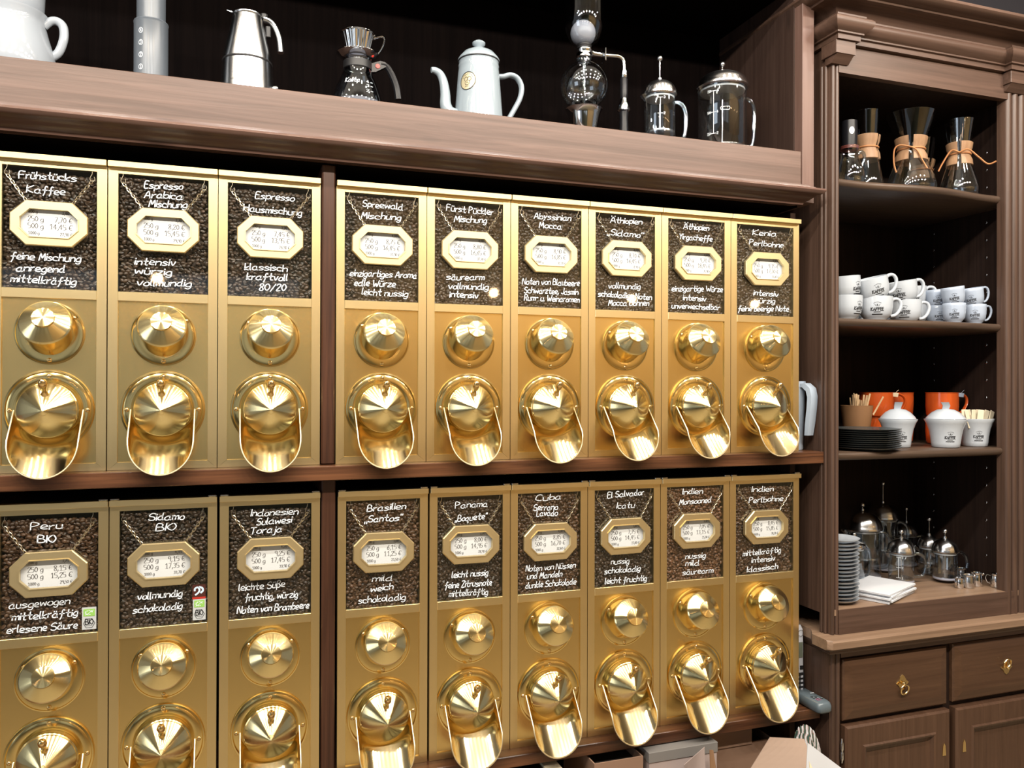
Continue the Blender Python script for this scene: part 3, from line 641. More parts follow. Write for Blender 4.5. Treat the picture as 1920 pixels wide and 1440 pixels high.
# ------------------------------------------------------------------ things on the upper shelf
ZS = 2.118
def loop_handle(pts, r, n=10, k=6, flat=1.0, taper=None):
    p = smoothpath(pts, k); R = r if taper is None else [r*(1+(taper-1)*i/(len(p)-1)) for i in range(len(p))]
    return tube(p, R, n, False, flat)
def arc(cx, cz, rx, rz, a0, a1, n, y=0): return [(cx+rx*math.cos(a0+(a1-a0)*i/n), y, cz+rz*math.sin(a0+(a1-a0)*i/n)) for i in range(n+1)]
def wrap(rf, z0, phi0, eps=.0004):
    """map flat lettering (u along the girth, v upwards) onto a turned body whose radius is rf(z); phi0 = facing direction"""
    def f(u, v):
        r = rf(z0+v)+eps; a = phi0+u/r; return (r*math.cos(a), r*math.sin(a), z0+v)
    return f
def wlabel(text, u0, u1, v, h_, wid, place, nib=0., k=2, gap=1.5, slant=0.):
    st, L = strokes(text, gap); sx = (u1-u0)/L; sy = h_/9
    return ribbon(st, wid/((sx+sy)/2), lambda a, b: place(u0+a*sx+b*sy*slant, v+b*sy), nib, k)
def interp(prof):
    P = sorted((z, r) for r, z in prof)
    def f(z):
        if z <= P[0][0]: return P[0][1]
        for (z0, r0), (z1, r1) in zip(P, P[1:]):
            if z0 <= z <= z1: return r0+(r1-r0)*((z-z0)/(z1-z0) if z1 > z0 else 0)
        return P[-1][1]
    return f
FACE = lambda x, y: math.atan2(CAM.y-y, CAM.x-x)

# porcelain coffee maker with filter top
T = thing('porcelain_coffee_pot', 'big white porcelain coffee pot with filter top at far left of upper shelf', 'coffee pot', (.006, .085, ZS))
ob('body', lathe([(.0001, 0), (.070, 0), (.078, .003), (.0815, .014), (.081, .035), (.075, .062), (.067, .088), (.062, .108), (.0615, .118), (.065, .127), (.0655, .131), (.062, .132), (.058, .126)], 48), M['potwhite'], T, smooth=60)
ob('filter_top', lathe([(.054, .122), (.0575, .126), (.0585, .150), (.060, .185), (.062, .205), (.058, .21), (.0005, .215)], 48), M['potwhite'], T, smooth=60)
ob('handle', loop_handle([(.058, -.003, .112), (.070, -.003, .124), (.082, -.003, .126), (.092, -.003, .117), (.094, -.003, .098), (.090, -.003, .078), (.083, -.003, .062), (.072, -.003, .052)], .0085, 10, 6, .8), M['potwhite'], T, smooth=60)
# press tube
T = thing('coffee_press_tube', 'translucent grey plastic coffee press tube with circled numbers left of the steel pot', 'coffee press', (.262, .06, ZS))
ob('chamber', lathe([(.0001, 0), (.0325, 0), (.0335, .002), (.0335, .004), (.0325, .006), (.0325, .134), (.0335, .137), (.0325, .139), (.029, .139)], 40), M['greyplast'], T, smooth=40)
ob('plunger', lathe([(.0275, .130), (.0275, .250), (.031, .252), (.031, .256), (.0001, .256)], 40), M['greyplast'], T, smooth=40)
pf = wrap(lambda z: .0325, 0, FACE(.262, .06)-.62); P = []
for k in range(4):
    zc = .038+k*.0245
    P += [ribbon([[(.0042*math.cos(2*PI*j/14), zc+.0052*math.sin(2*PI*j/14)) for j in range(15)]], .0009, pf, 0, 1, False), wlabel(str(k+1), -.0015, .0015, zc-.003, .0062, .0008, pf)]
ob('number_marks', join(*P), M['chalk'], T, kind='stuff')
# steel stovetop pot
T = thing('moka_pot', 'brushed stainless steel stovetop espresso pot with curved steel handle', 'moka pot', (.449, .045, ZS))
rfm = [(.0565, 0), (.0565, .006), (.055, .010), (.0505, .073)]
ob('boiler', lathe([(.0001, 0)]+rfm+[(.0490, .0745), (.0490, .0765)], 56), M['steelb'], T, smooth=35)
ob('upper_pot', lathe([(.0490, .0765), (.0502, .078), (.0500, .082), (.0300, .172), (.0292, .174)], 56), M['steelb'], T, smooth=35)
ob('seam_ring', lathe([(.0500, .0735), (.0508, .075), (.0508, .0765), (.0500, .078)], 56), M['black'], T)
ob('lid', join(lathe([(.0300, .173), (.0312, .1745), (.0312, .177), (.024, .180), (.0001, .183)], 40), prism([(-.031, .1745), (-.043, .178), (-.031, .1765)], 1, -.012, .012)), M['steelt'], T, smooth=40)
ob('hinge', box(.026, .040, -.007, .007, .172, .186, .003), M['black'], T)
ob('handle', loop_handle([(.032, 0, .174), (.046, 0, .170), (.056, 0, .158), (.063, 0, .140), (.066, 0, .122), (.067, 0, .108)], .0068, 10, 6, 1.5), M['steel'], T, smooth=50)
ob('handle_block', box(.036, .047, -.005, .005, .136, .160, .002), M['black'], T)
ob('safety_valve', lathe([(.0001, 0), (.004, 0), (.005, .003), (.005, .009), (.003, .012), (.0001, .012)], 10), M['steel'], T, (.050, -.022, .022), (0, PI/2, -.4))
rff = interp(rfm)
ob('base_lettering', ribbon([[(-.016+.004*k, 0), (-.0155+.004*k, .004), (-.0135+.004*k, .003 if k % 2 else 0)] for k in range(8)], .0006, wrap(rff, .024, FACE(.449, .045)-.36), 0, 1, False), M['inkblack'], T)
# glass server with steel dripper
T = thing('glass_coffee_server', 'glass coffee server with black handle and shiny steel dripper on top', 'coffee server', (.683, .075, ZS))
sp_ = [(.056, .003), (.058, .010), (.056, .030), (.048, .060), (.036, .088), (.029, .106)]
ob('glass_body', lathe([(.0001, .001)]+sp_+[(.030, .122), (.033, .126)], 48), M['glassdark'], T, smooth=60)
ob('coffee_base', lathe([(.0001, .002), (.053, .004), (.055, .010), (.053, .029), (.0001, .029)], 40), M['frosted'], T, smooth=40, label='milky bottom of the server')
ob('collar', lathe([(.0295, .104), (.0315, .105), (.0315, .121), (.0295, .122)], 40), M['black'], T, smooth=30)
ob('handle', join(prism([(.026, .102), (.026, .120), (.050, .130), (.062, .128), (.066, .120), (.040, .104)], 1, -.006, .006), loop_handle([(.052, 0, .124), (.066, 0, .120), (.079, 0, .100), (.088, 0, .076), (.092, 0, .050)], .0075, 8, 5, .9)), M['blackgloss'], T, smooth=40)
ob('red_badge', lathe([(.0055, 0), (.005, .001), (.0001, .0011)], 16), M['red'], T, (.044, -.0065, .117), ROTF)
pf = wrap(interp(sp_), 0, FACE(.683, .075), .0012)
ob('brand_lettering', wlabel('Kalita', -.028, .004, .061, .011, .0013, lambda u, v: pf(u, v), 0, 2, 1.0, .25), M['chalk'], T)
ob('level_marks', join(*[join(wlabel(t, .020, .026, z, .006, .0009, pf), ribbon([[(.030, z+.003), (.036, z+.003)]], .001, pf, 0, 1, False)) for t, z in (('4', .062), ('3', .052), ('2', .040))]), M['chalk'], T, kind='stuff')
def fluted(r0, z0, r1, z1, n, amp, N=96):
    rings = []
    for i in range(9):
        t = i/8; rings.append([((r0+(r1-r0)*t+amp*math.cos(n*2*PI*j/N))*math.cos(2*PI*j/N), (r0+(r1-r0)*t+amp*math.cos(n*2*PI*j/N))*math.sin(2*PI*j/N), z0+(z1-z0)*t) for j in range(N)])
    return loft(rings, True, False)
ob('dripper_plate', lathe([(.018, .1275), (.036, .130), (.044, .137), (.0465, .1385), (.0465, .140), (.036, .1355), (.018, .134)], 48), M['chrome'], T, smooth=45)
ob('dripper_cone', join(fluted(.0225, .135, .0355, .183, 20, .0011), lathe([(.0350, .182), (.0385, .1838), (.0385, .1848), (.0345, .184)], 48)), M['chrome'], T, smooth=60)
ob('dripper_handle', loop_handle([(.034, 0, .178), (.046, 0, .184), (.056, 0, .186), (.060, 0, .178), (.054, 0, .160), (.042, 0, .142), (.034, 0, .136)], .0035, 8, 5, 2.0), M['chrome'], T, smooth=50)
# enamel kettle
T = thing('enamel_kettle', 'white enamel drip kettle with swan neck spout and round gold emblem', 'kettle', (.961, .06, ZS))
kp = [(.0565, .001), (.0575, .006), (.0565, .02), (.0480, .128), (.0465, .138), (.0475, .143), (.0455, .149), (.0470, .1535)]
ob('body', lathe([(.0001, 0)]+kp, 56), M['enamel'], T, smooth=50)
ob('lid', lathe([(.0480, .1555), (.0485, .158), (.0455, .163), (.036, .174), (.022, .1815), (.0125, .184), (.0090, .187), (.0100, .190), (.0148, .194), (.0152, .199), (.0110, .2025), (.0001, .204)], 48), M['enamel'], T, smooth=50)
ob('lid_rim', lathe([(.0465, .1525), (.0482, .1535), (.0482, .1555), (.0465, .1565)], 48), M['inkblack'], T, label='dark blue rim line')
sp2 = smoothpath([(-.046, 0, .020), (-.070, 0, .028), (-.079, 0, .045), (-.080, 0, .070), (-.084, 0, .096), (-.092, 0, .114), (-.104, 0, .121), (-.113, 0, .121)], 5)
ob('spout', tube(sp2, [.020-.0135*(i/(len(sp2)-1))**.55 for i in range(len(sp2))], 14), M['enamel'], T, smooth=60)
ob('handle', loop_handle([(.044, 0, .126), (.060, 0, .128), (.078, 0, .134), (.096, 0, .128), (.106, 0, .108), (.102, 0, .082), (.088, 0, .054), (.074, 0, .030), (.064, 0, .018), (.054, 0, .020)], .0062, 10, 6, 1.5), M['enamel'], T, smooth=60)
pf = wrap(interp(kp), .094, FACE(.961, .06)-.52, .0005); pf2 = wrap(interp(kp), .094, FACE(.961, .06)-.52, .0012)
def disc_on(place, rx, rz, n=28, k=4):
    V, F = [place(0, 0)], []
    for i in range(1, k+1):
        for j in range(n): V.append(place(rx*i/k*math.cos(2*PI*j/n), rz*i/k*math.sin(2*PI*j/n)))
    for j in range(n): F.append((0, 1+j, 1+(j+1) % n))
    for i in range(k-1):
        for j in range(n): a = 1+i*n+j; b = 1+i*n+(j+1) % n; F.append((a, a+n, b+n, b))
    return V, F
em = ob('emblem', disc_on(pf, .0205, .0215), M['gold'], T, label='round gold sticker with black outline drawing')
EP = [ribbon([[(.0195*math.cos(2*PI*j/32), .0205*math.sin(2*PI*j/32)) for j in range(33)]], .0016, pf2, 0, 1, False)]
EP += [ribbon([[(x+.0052*math.cos(2*PI*j/12)*sx, z+.005*math.sin(2*PI*j/12)) for j in range(13)]], .0009, pf2, 0, 1, False) for x, z, sx in ((-.004, .004, .8), (.0045, .004, .9))]
EP += [ribbon([[(-.006, -.002), (-.005, -.009), (.004, -.009), (.006, -.001)]], .0009, pf2, 0, 2), ribbon([[(-.003, -.005), (0, -.0035), (.003, -.0055)]], .0008, pf2, 0, 2), ribbon([[(-.006+.0015*k, -.0145+(.0025 if k % 2 else 0)) for k in range(9)]], .0008, pf2, 0, 1, False)]
EP += [ribbon([[(.0135*math.cos(a), .0145*math.sin(a)), (.0155*math.cos(a+.06), .0165*math.sin(a+.06))]], .0010, pf2, 0, 1, False) for a in [PI*.18+k*PI*.08 for k in range(9)]]
ob('emblem_print', join(*EP), M['inkblack'], em, kind='stuff')
# siphon brewer
T = thing('siphon_brewer', 'glass siphon coffee brewer with round bulb, chrome arm and black stand', 'siphon brewer', (1.236, .075, ZS))
ob('lower_bulb', lathe([(.059*math.sin(a) if k < 18 else .0175, .139-.059*math.cos(a)) for k, a in enumerate([.001+(PI-.30)*i/18 for i in range(19)])]+[(.0165, .206), (.0165, .216)], 40), M['glass'], T, smooth=60)
ob('bulb_tube', lathe([(.004, .088), (.005, .084), (.0065, .086), (.005, .090), (.005, .21)], 14), M['glass'], T, smooth=60)
ob('collar', lathe([(.0185, .206), (.0205, .208), (.0205, .213), (.0190, .215), (.0190, .220), (.0205, .222), (.0205, .227), (.0185, .229)], 28), M['chrome'], T, smooth=40)
ob('rubber_seal', lathe([(.016, .228), (.0175, .230), (.0165, .234), (.018, .236), (.018, .239), (.0001, .240)], 28), M['black'], T, smooth=40)
ob('upper_chamber', lathe([(.014, .238), (.020, .240), (.036, .252), (.046, .275), (.0495, .305), (.0500, .395), (.0510, .400)], 40), M['glass'], T, smooth=60)
ob('white_globe', sphere(.031, 28, 16), M['frosted'], T, (-.003, 0, .268), smooth=80, label='milky white globe inside the upper chamber')  # plain milky sphere at the bottom of the upper chamber
ob('clamp_arm', join(xf(lathe([(.0001, 0), (.010, 0), (.008, .008), (.0065, .022), (.0065, .036), (.0045, .038)], 16), (.018, 0, .222), (0, PI/2, 0)), tube(smoothpath([(.050, 0, .222), (.080, 0, .224), (.096, 0, .224), (.106, 0, .218), (.109, 0, .206), (.109, 0, .180)], 5), .0052, 10)), M['chrome'], T, smooth=50)
ob('clamp_screw', box(.0525, .0555, -.012, .012, .206, .238, .002), M['chrome'], T)
ob('stand_post', lathe([(.0075, .172), (.0085, .174), (.0085, .190), (.0075, .192)], 20), M['chrome'], T, (.109, 0, 0), smooth=40)
ob('stand_grip', join(lathe([(.0075, .172), (.0095, .168), (.0098, .130), (.0085, .120)], 20), lathe([(.0120, .086), (.0105, .070), (.0130, .010), (.0130, 0)], 20)), M['blackgloss'], T, (.109, 0, 0), smooth=40)
ob('stand_ring', lathe([(.0085, .120), (.012, .108), (.0165, .098), (.0165, .090), (.012, .086)], 24), M['chrome'], T, (.109, 0, 0), smooth=40)
ob('stand_base', join(box(-.060, .130, -.045, .045, 0, .008, .004)), M['blackgloss'], T)
ob('burner_bowl', lathe([(.0001, .008), (.024, .008), (.030, .020), (.0385, .064), (.0435, .078), (.046, .080), (.042, .079), (.036, .066)], 36), M['chrome'], T, smooth=40)

GM = {}
def french_press(label, x, y, z, r, hg, rod=.04, hang=0., marks=0, group=None, dome=.9, foot=0., two=False, face=0., plunge=.6):
    T = thing('french_press', label, 'french press', (x, y, z), (0, 0, hang), group)
    ob('glass_body', lathe([(.0001, .004+foot), (r*.93, .005+foot), (r, .009+foot), (r, hg-.012), (r*1.01, hg-.004), (r*1.05, hg), (r*1.03, hg)], 40), M['glass'], T, smooth=60)
    ob('glass_base', lathe([(.0001, foot), (r*.92, foot), (r*1.0, .003+foot), (r*.98, .008+foot), (r*.86, .0085+foot), (.0001, .0075+foot)], 36), M['frosted'] if r > .03 else M['glass'], T, smooth=40)
    hz0, hz1 = hg*.88, hg*.16+foot
    ob('glass_handle', loop_handle([(r*.99, 0, hz0), (r+.014, 0, hz0+.004), (r+.030, 0, hz0-.006), (r+.036, 0, hz0-.026), (r+.036, 0, (hz0+hz1)/2), (r+.034, 0, hz1+.020), (r+.026, 0, hz1+.003), (r*.99, 0, hz1)], .0052, 10, 6), M['glassrod'], T, smooth=60)
    d = r*dome
    ob('lid', lathe([(r*1.02, hg-.004), (r*1.10, hg-.001), (r*1.10, hg+.004), (r*1.08, hg+.006)]+[(r*1.06*math.cos(a), hg+.006+d*math.sin(a)*.95) for a in [PI/2*i/10 for i in range(1, 10)]]+[(.006, hg+.006+d*.95), (.0055, hg+.012+d*.95), (.003, hg+.013+d*.95)], 40), M['steelt'], T, smooth=35)
    top_ = hg+.010+d*.95
    rd = ob('plunger_rod', lathe([(.0018, hg*(1-plunge)), (.0018, top_+rod)], 10), M['chrome'], T, smooth=60)
    ob('rod_ball', sphere(.0072, 16, 10), M['steel'], rd, (0, 0, top_+rod+.005), smooth=80)
    ob('lid_disc', lathe([(.0001, hg-.010), (r*.92, hg-.010), (r*.94, hg-.006), (.0001, hg-.005)], 32), M['discwhite'], T, smooth=40)
    ob('plunger_disc', lathe([(.0001, hg*(1-plunge)), (r*.94, hg*(1-plunge)), (r*.96, hg*(1-plunge)+.003), (r*.94, hg*(1-plunge)+.006), (.0001, hg*(1-plunge)+.008)], 32), M['steel'], T, smooth=40)
    ob('spout', xf(lathe([(.004, 0), (.008, .010), (.011, .018)], 10, PI, PI/2), (-r*.96, 0, hg-.018), (0, -.5, 0)), M['glass'], T, smooth=60)
    if marks:
        pf = wrap(lambda q: r, 0, FACE(x, y)-hang+face, .0006); P = [ribbon([[(0, hg*.22), (0, hg*.86)]], .0012, pf, 0, 1, False)]
        for k, t in enumerate(marks):
            zz = hg*(.86-.64*k/(len(marks)-1)); P.append(ribbon([[(-.006, zz), (.006, zz)]], .0012, pf, 0, 1, False))
            for sgn, tx in t: P.append(wlabel(tx, sgn*.012-.005 if len(tx) > 1 else sgn*.010-.002, sgn*.012+.005 if len(tx) > 1 else sgn*.010+.002, zz-.003, .006, .0009, pf, 0, 1))
        ob('scale_marks', join(*P), M['chalk'], T, kind='stuff')
    return T
M['glassrod'] = thin_glass('glass_handle', (.72, .78, .84), .75, (.85, .92, 1), .04)
T = french_press('small glass french press with its plunger rod pulled up beside the siphon', 1.421, .030, ZS, .0385, .122, .046, 0, [[(1, '3')], [(1, '2')], [(1, '1')]], 'french presses', .85, face=.05, plunge=.80)
T = french_press('larger glass french press with rod down at the right end of the upper shelf', 1.612, .045, ZS, .0610, .168, .012, 0, [[(-1, '750'), (1, '6')], [(-1, '500'), (1, '4')], [(-1, '250'), (1, '2')]], 'french presses', .62, face=-.35, plunge=.95)
ob('maker_badge', ribbon([[(-.010, -.004), (.010, -.004), (.012, 0), (.010, .004), (-.010, .004), (-.012, 0), (-.010, -.004)]], .0012, wrap(lambda q: .061, .098, FACE(1.612, .045)+.12, .0006), 0, 1, False), M['chalk'], T)

# ------------------------------------------------------------------ display cabinet, top shelf: hourglass carafes
def carafe(label, x, y, r, rt_, rn, h_, knot, rz=0., tie=True, g='hourglass carafes'):
    z = 2.0605; T = thing('hourglass_carafe', label, 'carafe', (x, y, z), (0, 0, 0), g)
    hn = h_*.56
    ob('glass_body', lathe([(.0001, .002), (r*.86, .002), (r*.97, .010), (r, .024), (r*.93, .045), (rn*1.15, hn-.016), (rn, hn), (rn*1.05, hn+.012), (rt_*.98, h_-.004), (rt_, h_), (rt_*.985, h_)], 40), M['glass'], T, smooth=60)
    a0 = FACE(x, y)
    for s in (-1, 1):   # two wooden halves with a gap at the front
        ob('wooden_collar', collar_vf(rn, hn, h_*.15, a0+rz, s), M['collar'], T, smooth=40)
    if tie:
        ob('leather_tie', tube([((rn*1.16)*math.cos(2*PI*j/28), (rn*1.16)*math.sin(2*PI*j/28), hn) for j in range(28)], .0026, 6, True), M['leather'], T, smooth=60)
        u = Vector((-math.sin(a0), math.cos(a0), 0)); f = Vector((math.cos(a0), math.sin(a0), 0)); c = f*(rn*1.2)+Vector((0, 0, hn))
        for pts in knot:
            ob('tie_end', tube(smoothpath([tuple(c+u*p[0]*rn+f*.004+Vector((0, 0, p[1]*rn))) for p in pts], 5), .0023, 6), M['leather'], T, smooth=60)
    return T
def collar_vf(rn, hn, hh, a0, s):
    prof = [(rn*1.28, -hh), (rn*1.40, -hh*.94), (rn*1.34, -hh*.5), (rn*1.10, -.003), (rn*1.10, .003), (rn*1.32, hh*.5), (rn*1.40, hh*.94), (rn*1.28, hh), (rn*1.04, .0), (rn*1.28, -hh)]
    st = a0+(.16 if s > 0 else PI+.10); V, F = lathe([(r, hn+z) for r, z in prof], 18, PI-.26, st)
    k = 19; n = len(prof)
    F += [tuple(i*k for i in range(n-1))[::-1], tuple(i*k+18 for i in range(n-1))]
    return V, F
carafe('slim hourglass carafe with narrow wooden collar left of the widest carafe', 2.112, .080, .0430, .0335, .0250, .234, [], 1.1)
carafe('widest hourglass carafe with a wooden collar tied in the middle of the shelf', 2.240, .050, .0670, .0640, .0310, .232, [[(0, 0), (-.9, .25), (-1.35, -.1), (-1.4, -1.3), (-1.2, -2.2)], [(0, 0), (.5, -.4), (.9, -1.3), (1.3, -2.1)]])
carafe('hourglass carafe with long leather tie sticking out, rightmost of the shelf', 2.392, .025, .0520, .0395, .0250, .222, [[(0, 0), (-.8, .3), (-1.6, -.9), (-2.1, -1.9)], [(0, 0), (.9, .2), (1.9, -.8), (2.8, -1.7), (3.6, -1.5)]])
carafe('hourglass carafe standing in the shadow behind the two front carafes', 2.405, .175, .0560, .045, .0290, .21, [], .8, True)
T = thing('glass_handle_pot', 'glass pot with looped glass handle and dark top half hidden by the pilaster', 'coffee pot', (2.005, .03, 2.0605))
ob('glass_body', lathe([(.0001, .002), (.036, .003), (.040, .012), (.038, .040), (.026, .072), (.022, .086), (.026, .110)], 36), M['glass'], T, smooth=60)
ob('glass_handle', loop_handle([(.024, -.004, .092), (.036, -.004, .100), (.046, -.004, .094), (.046, -.004, .078), (.036, -.004, .058), (.030, -.004, .044)], .0048, 10, 6), M['glassrod'], T, smooth=60)
ob('neck_band', lathe([(.0235, .102), (.0250, .103), (.0250, .110), (.0235, .111)], 28), M['dullred'], T, smooth=40, label='dull red neck band')
ob('dark_top', lathe([(.020, .112), (.021, .150), (.020, .180), (.0001, .184)], 28), M['blackgloss'], T, smooth=40)
ob('white_badge', disc_on(wrap(lambda q: .0212, .150, FACE(2.005, .03)+.3), .007, .010, 20, 3), M['chalk'], T)

# ------------------------------------------------------------------ second shelf: coffee cups with the house lettering
def house_logo(rf, z0, phi, s):
    """KAFFEE with an arched line and crossed drawing above, a small line and a bar below; s = width"""
    pf = wrap(rf, z0, phi, .0006); P = [wlabel('KAFFEE', -s/2, s/2, 0, s*.26, s*.062, pf, 0, 1, 1.5)]
    P.append(ribbon([[(-s*.30+s*.06*k, s*(.62+.10*math.sin(PI*k/10))) for k in range(11)]], s*.022, pf, 0, 1, False))
    P += [ribbon([[(-s*.20, s*.52), (-s*.10, s*.38)]], s*.03, pf, 0, 1, False), ribbon([[(s*.20, s*.52), (s*.10, s*.38)]], s*.03, pf, 0, 1, False)]
    P += [ribbon([[(-s*.06, s*.40), (s*.06, s*.54)], [(s*.06, s*.40), (-s*.06, s*.54)], [(0, s*.38), (0, s*.57)]], s*.026, pf, 0, 1, False)]
    P.append(ribbon([[(-s*.27+s*.09*k, -s*.11), (-s*.27+s*.09*k+s*.06, -s*.11)] for k in range(6)], s*.06, pf, 0, 1, False))
    P.append(ribbon([[(-s*.40+s*.08*k, -s*.30) for k in range(11)]], s*.075, pf, 0, 1, False))
    return join(*P)
def cup_mesh(r, h_, key):
    prof = [(.0001, .002), (r*.52, .0), (r*.58, .002), (r*.60, .005), (r*.74, .010), (r*.90, h_*.30), (r*.975, h_*.55), (r, h_*.85), (r*1.005, h_), (r*.975, h_+.0006), (r*.95, h_*.85), (r*.92, h_*.55), (r*.80, h_*.22), (.0001, h_*.14)]
    SH[key] = me('cup_body', lathe(prof, 40), 60)
    SH[key+'h'] = me('cup_handle', loop_handle([(r*.94, 0, h_*.82), (r*1.12, 0, h_*.93), (r*1.42, 0, h_*.90), (r*1.55, 0, h_*.70), (r*1.44, 0, h_*.44), (r*1.18, 0, h_*.26), (r*.88, 0, h_*.22)], r*.105, 8, 5, 1.3), 60)
    return interp(prof[4:9])
RFL = cup_mesh(.0440, .066, 'big'); RFS = cup_mesh(.0305, .058, 'small')
def cup(big, label, x, y, z, tilt=0., lphi=0., hphi=0.):
    k, rf, h_ = ('big', RFL, .066) if big else ('small', RFS, .058)
    mm_ = M['porcelain'] if big else M['cupblue']
    T = thing('coffee_cup', label, 'cup', (x, y, z), (0, tilt, 0), 'large white coffee cups' if big else 'small espresso cups')
    ob('cup_body', SH[k] if not SH[k].materials or SH[k].materials[0] == mm_ else SH[k].copy(), mm_, T)
    ob('cup_handle', SH[k+'h'], mm_, T, rot=(0, 0, hphi))
    ob('cup_logo', house_logo(rf, h_*.40, FACE(x, y)+lphi, .032 if big else .024), M['inkblack'], T)
    return T
Z2 = 1.6975
cup(1, 'large white cup at the left pilaster, lower of its pair', 1.992, .030, Z2, 0, .95, 1.5)
cup(1, 'large white cup at the left pilaster, stacked on top and leaning', 1.990, .030, Z2+.052, -.10, 1.0, 1.5)
cup(1, 'large white cup fully in view, bottom row, second from the left', 2.086, .020, Z2, 0, .10, -.35)
cup(1, 'large white tilted cup stacked on the fully visible large cup', 2.084, .020, Z2+.054, -.27, .35, -.35)
cup(1, 'large white cup partly hidden, bottom row, third from the left', 2.228, .060, Z2, 0, -.05, -.35)
cup(1, 'large white tilted cup, top row, third from the left', 2.222, .060, Z2+.055, -.20, -.15, -.25)
cup(1, 'large white cup whose handle shows just left of the espresso cups, lower', 2.318, .125, Z2, 0, .2, -.6)
cup(1, 'large white cup whose handle shows just left of the espresso cups, upper', 2.318, .125, Z2+.050, -.08, .2, -.6)
cup(1, 'large white cup in the back row, hidden under another', 2.245, .215, Z2, 0, 0, -.3)
cup(1, 'large white cup in the back row with only its raised handle showing', 2.245, .215, Z2+.062, -.14, 0, -.3)
cup(1, 'large white cup in the back row behind the left pair, lower', 2.115, .175, Z2, 0, 0, -.3)
cup(1, 'large white cup in the back row behind the left pair, upper', 2.115, .175, Z2+.050, -.1, 0, -.3)
cup(0, 'small espresso cup, lower of the left pair of small cups', 2.368, .080, Z2, 0, .25, 1.4)
cup(0, 'small espresso cup, upper of the left pair of small cups', 2.366, .080, Z2+.046, -.05, .2, 1.4)
cup(0, 'small espresso cup, lower of the middle pair of small cups', 2.358, .012, Z2, 0, .05, 1.4)
cup(0, 'small espresso cup, upper of the middle pair, tilted', 2.360, .012, Z2+.047, -.15, .1, 1.4)
cup(0, 'small espresso cup with free handle, lower of the rightmost pair', 2.440, .016, Z2, 0, .05, -.35)
cup(0, 'small espresso cup with free handle, upper of the rightmost pair, tilted', 2.438, .016, Z2+.048, -.20, -.1, -.35)

# ------------------------------------------------------------------ third shelf
Z3 = 1.3475
SH['plate'] = me('plate', lathe([(.0001, .001), (.055, .001), (.058, 0), (.062, .0015), (.080, .004), (.0925, .0075), (.0935, .0090), (.0915, .0088), (.078, .0062), (.060, .0038), (.0001, .0035)], 48), 50)
for k in range(10):
    T = ob('plate', SH['plate'], M['plate'], None, (2.050+random.uniform(-.0015, .0015), .024+random.uniform(-.0015, .0015), Z3+.0055*k), label='dark slate grey plate, %s from the top of the stack of ten' % (ORD+['tenth'])[9-k], cat='plate', group='stack of dark plates')
    if k == 9: T['label'] = 'topmost dark slate plate of the stack, its whole top showing'; 
    elif k == 0: T['label'] = 'lowest dark slate plate of the stack, touching the shelf'
T = thing('stirrer_pot', 'brown tapered pot filled with wooden stirrers behind the dark plates', 'pot', (2.140, .150, Z3))
ob('pot_body', lathe([(.0001, 0), (.030, 0), (.031, .002), (.044, .112), (.0445, .117), (.0425, .117), (.034, .050), (.0001, .040)], 36), M['brownpot'], T, smooth=40)
for k in range(26):
    a = random.uniform(0, 2*PI); rr = .030*math.sqrt(random.random()); ln = random.uniform(.088, .112)
    ob('wooden_stirrer', SH.setdefault('stir', me('wooden_stirrer', box(-.0026, .0026, -.0007, .0007, 0, 1, 0))), M['stick'], None, (2.140+rr*math.cos(a)*.6, .150+rr*math.sin(a)*.6, Z3+.043), (random.uniform(-.12, .12)-.004*rr, rr*math.cos(a)*7, a)).scale = (1, 1, ln)
    o = bpy.context.scene.collection.objects[-1]
    o['label'] = 'wooden stirrer stick standing in the brown pot'; o['category'] = 'stirrer'; o['group'] = 'wooden stirrers in the pot'
T = ob('wooden_stirrer', SH['stir'], M['stick'], None, (2.172, .120, Z3+.090), (.1, .62, .2), label='single stirrer leaning far out of the brown pot', cat='stirrer', group='wooden stirrers in the pot'); T.scale = (1, 1, .065)
def mug(label, x, y, z, r, h_, hphi, handle=True, tag_=None):
    T = thing('orange_mug', label, 'mug', (x, y, z), (0, 0, 0), 'large orange mugs')
    ob('mug_body', SH.setdefault('mug', me('mug_body', lathe([(.0001, 0), (.80, 0), (.90, .02), (.96, .10), (1, .45), (1.0, .97), (1.03, .985), (1.03, 1.0), (.96, 1.0), (.95, .5), (.80, .06), (.0001, .04)], 44), 50)), M['orange'], T).scale = (r, r, h_)
    if handle: ob('mug_handle', loop_handle([(r*.96, 0, h_*.88), (r*1.25, 0, h_*.94), (r*1.62, 0, h_*.80), (r*1.66, 0, h_*.52), (r*1.35, 0, h_*.22), (r*.96, 0, h_*.16)], r*.085, 8, 5, 1.8), M['orange'], T, rot=(0, 0, hphi), smooth=60)
    if tag_: ob('price_tag', join(box(-.013, .013, -.001, .001, -.006, .006, .0005), tube(smoothpath([(.0, 0, .004), (.006, 0, .012), (.010, 0, .016)], 4), .0005, 5)), M[tag_], T, (r*.98*math.cos(-.75), r*.98*math.sin(-.75)-.006, h_*.90), (.2, .1, 0), smooth=40)
    return T
mug('orange mug behind the left sugar bowl, upper one with a price tag', 2.262, .205, Z3+.081, .0490, .074, -.55, True, 'cream')
mug('orange mug behind the left sugar bowl, lower of its pair', 2.262, .205, Z3, .0490, .080, -.55, False)
mug('orange mug in the middle at the back, upper', 2.372, .235, Z3+.081, .0480, .074, 0, False)
mug('orange mug in the middle at the back, lower', 2.372, .235, Z3, .0480, .080, 0, False)
mug('orange mug with blue tag and free handle, upper right', 2.442, .130, Z3+.081, .0450, .074, -.30, True, 'cupblue')
mug('orange mug lower right behind the sachet bowl', 2.442, .130, Z3, .0450, .080, -.30, False)
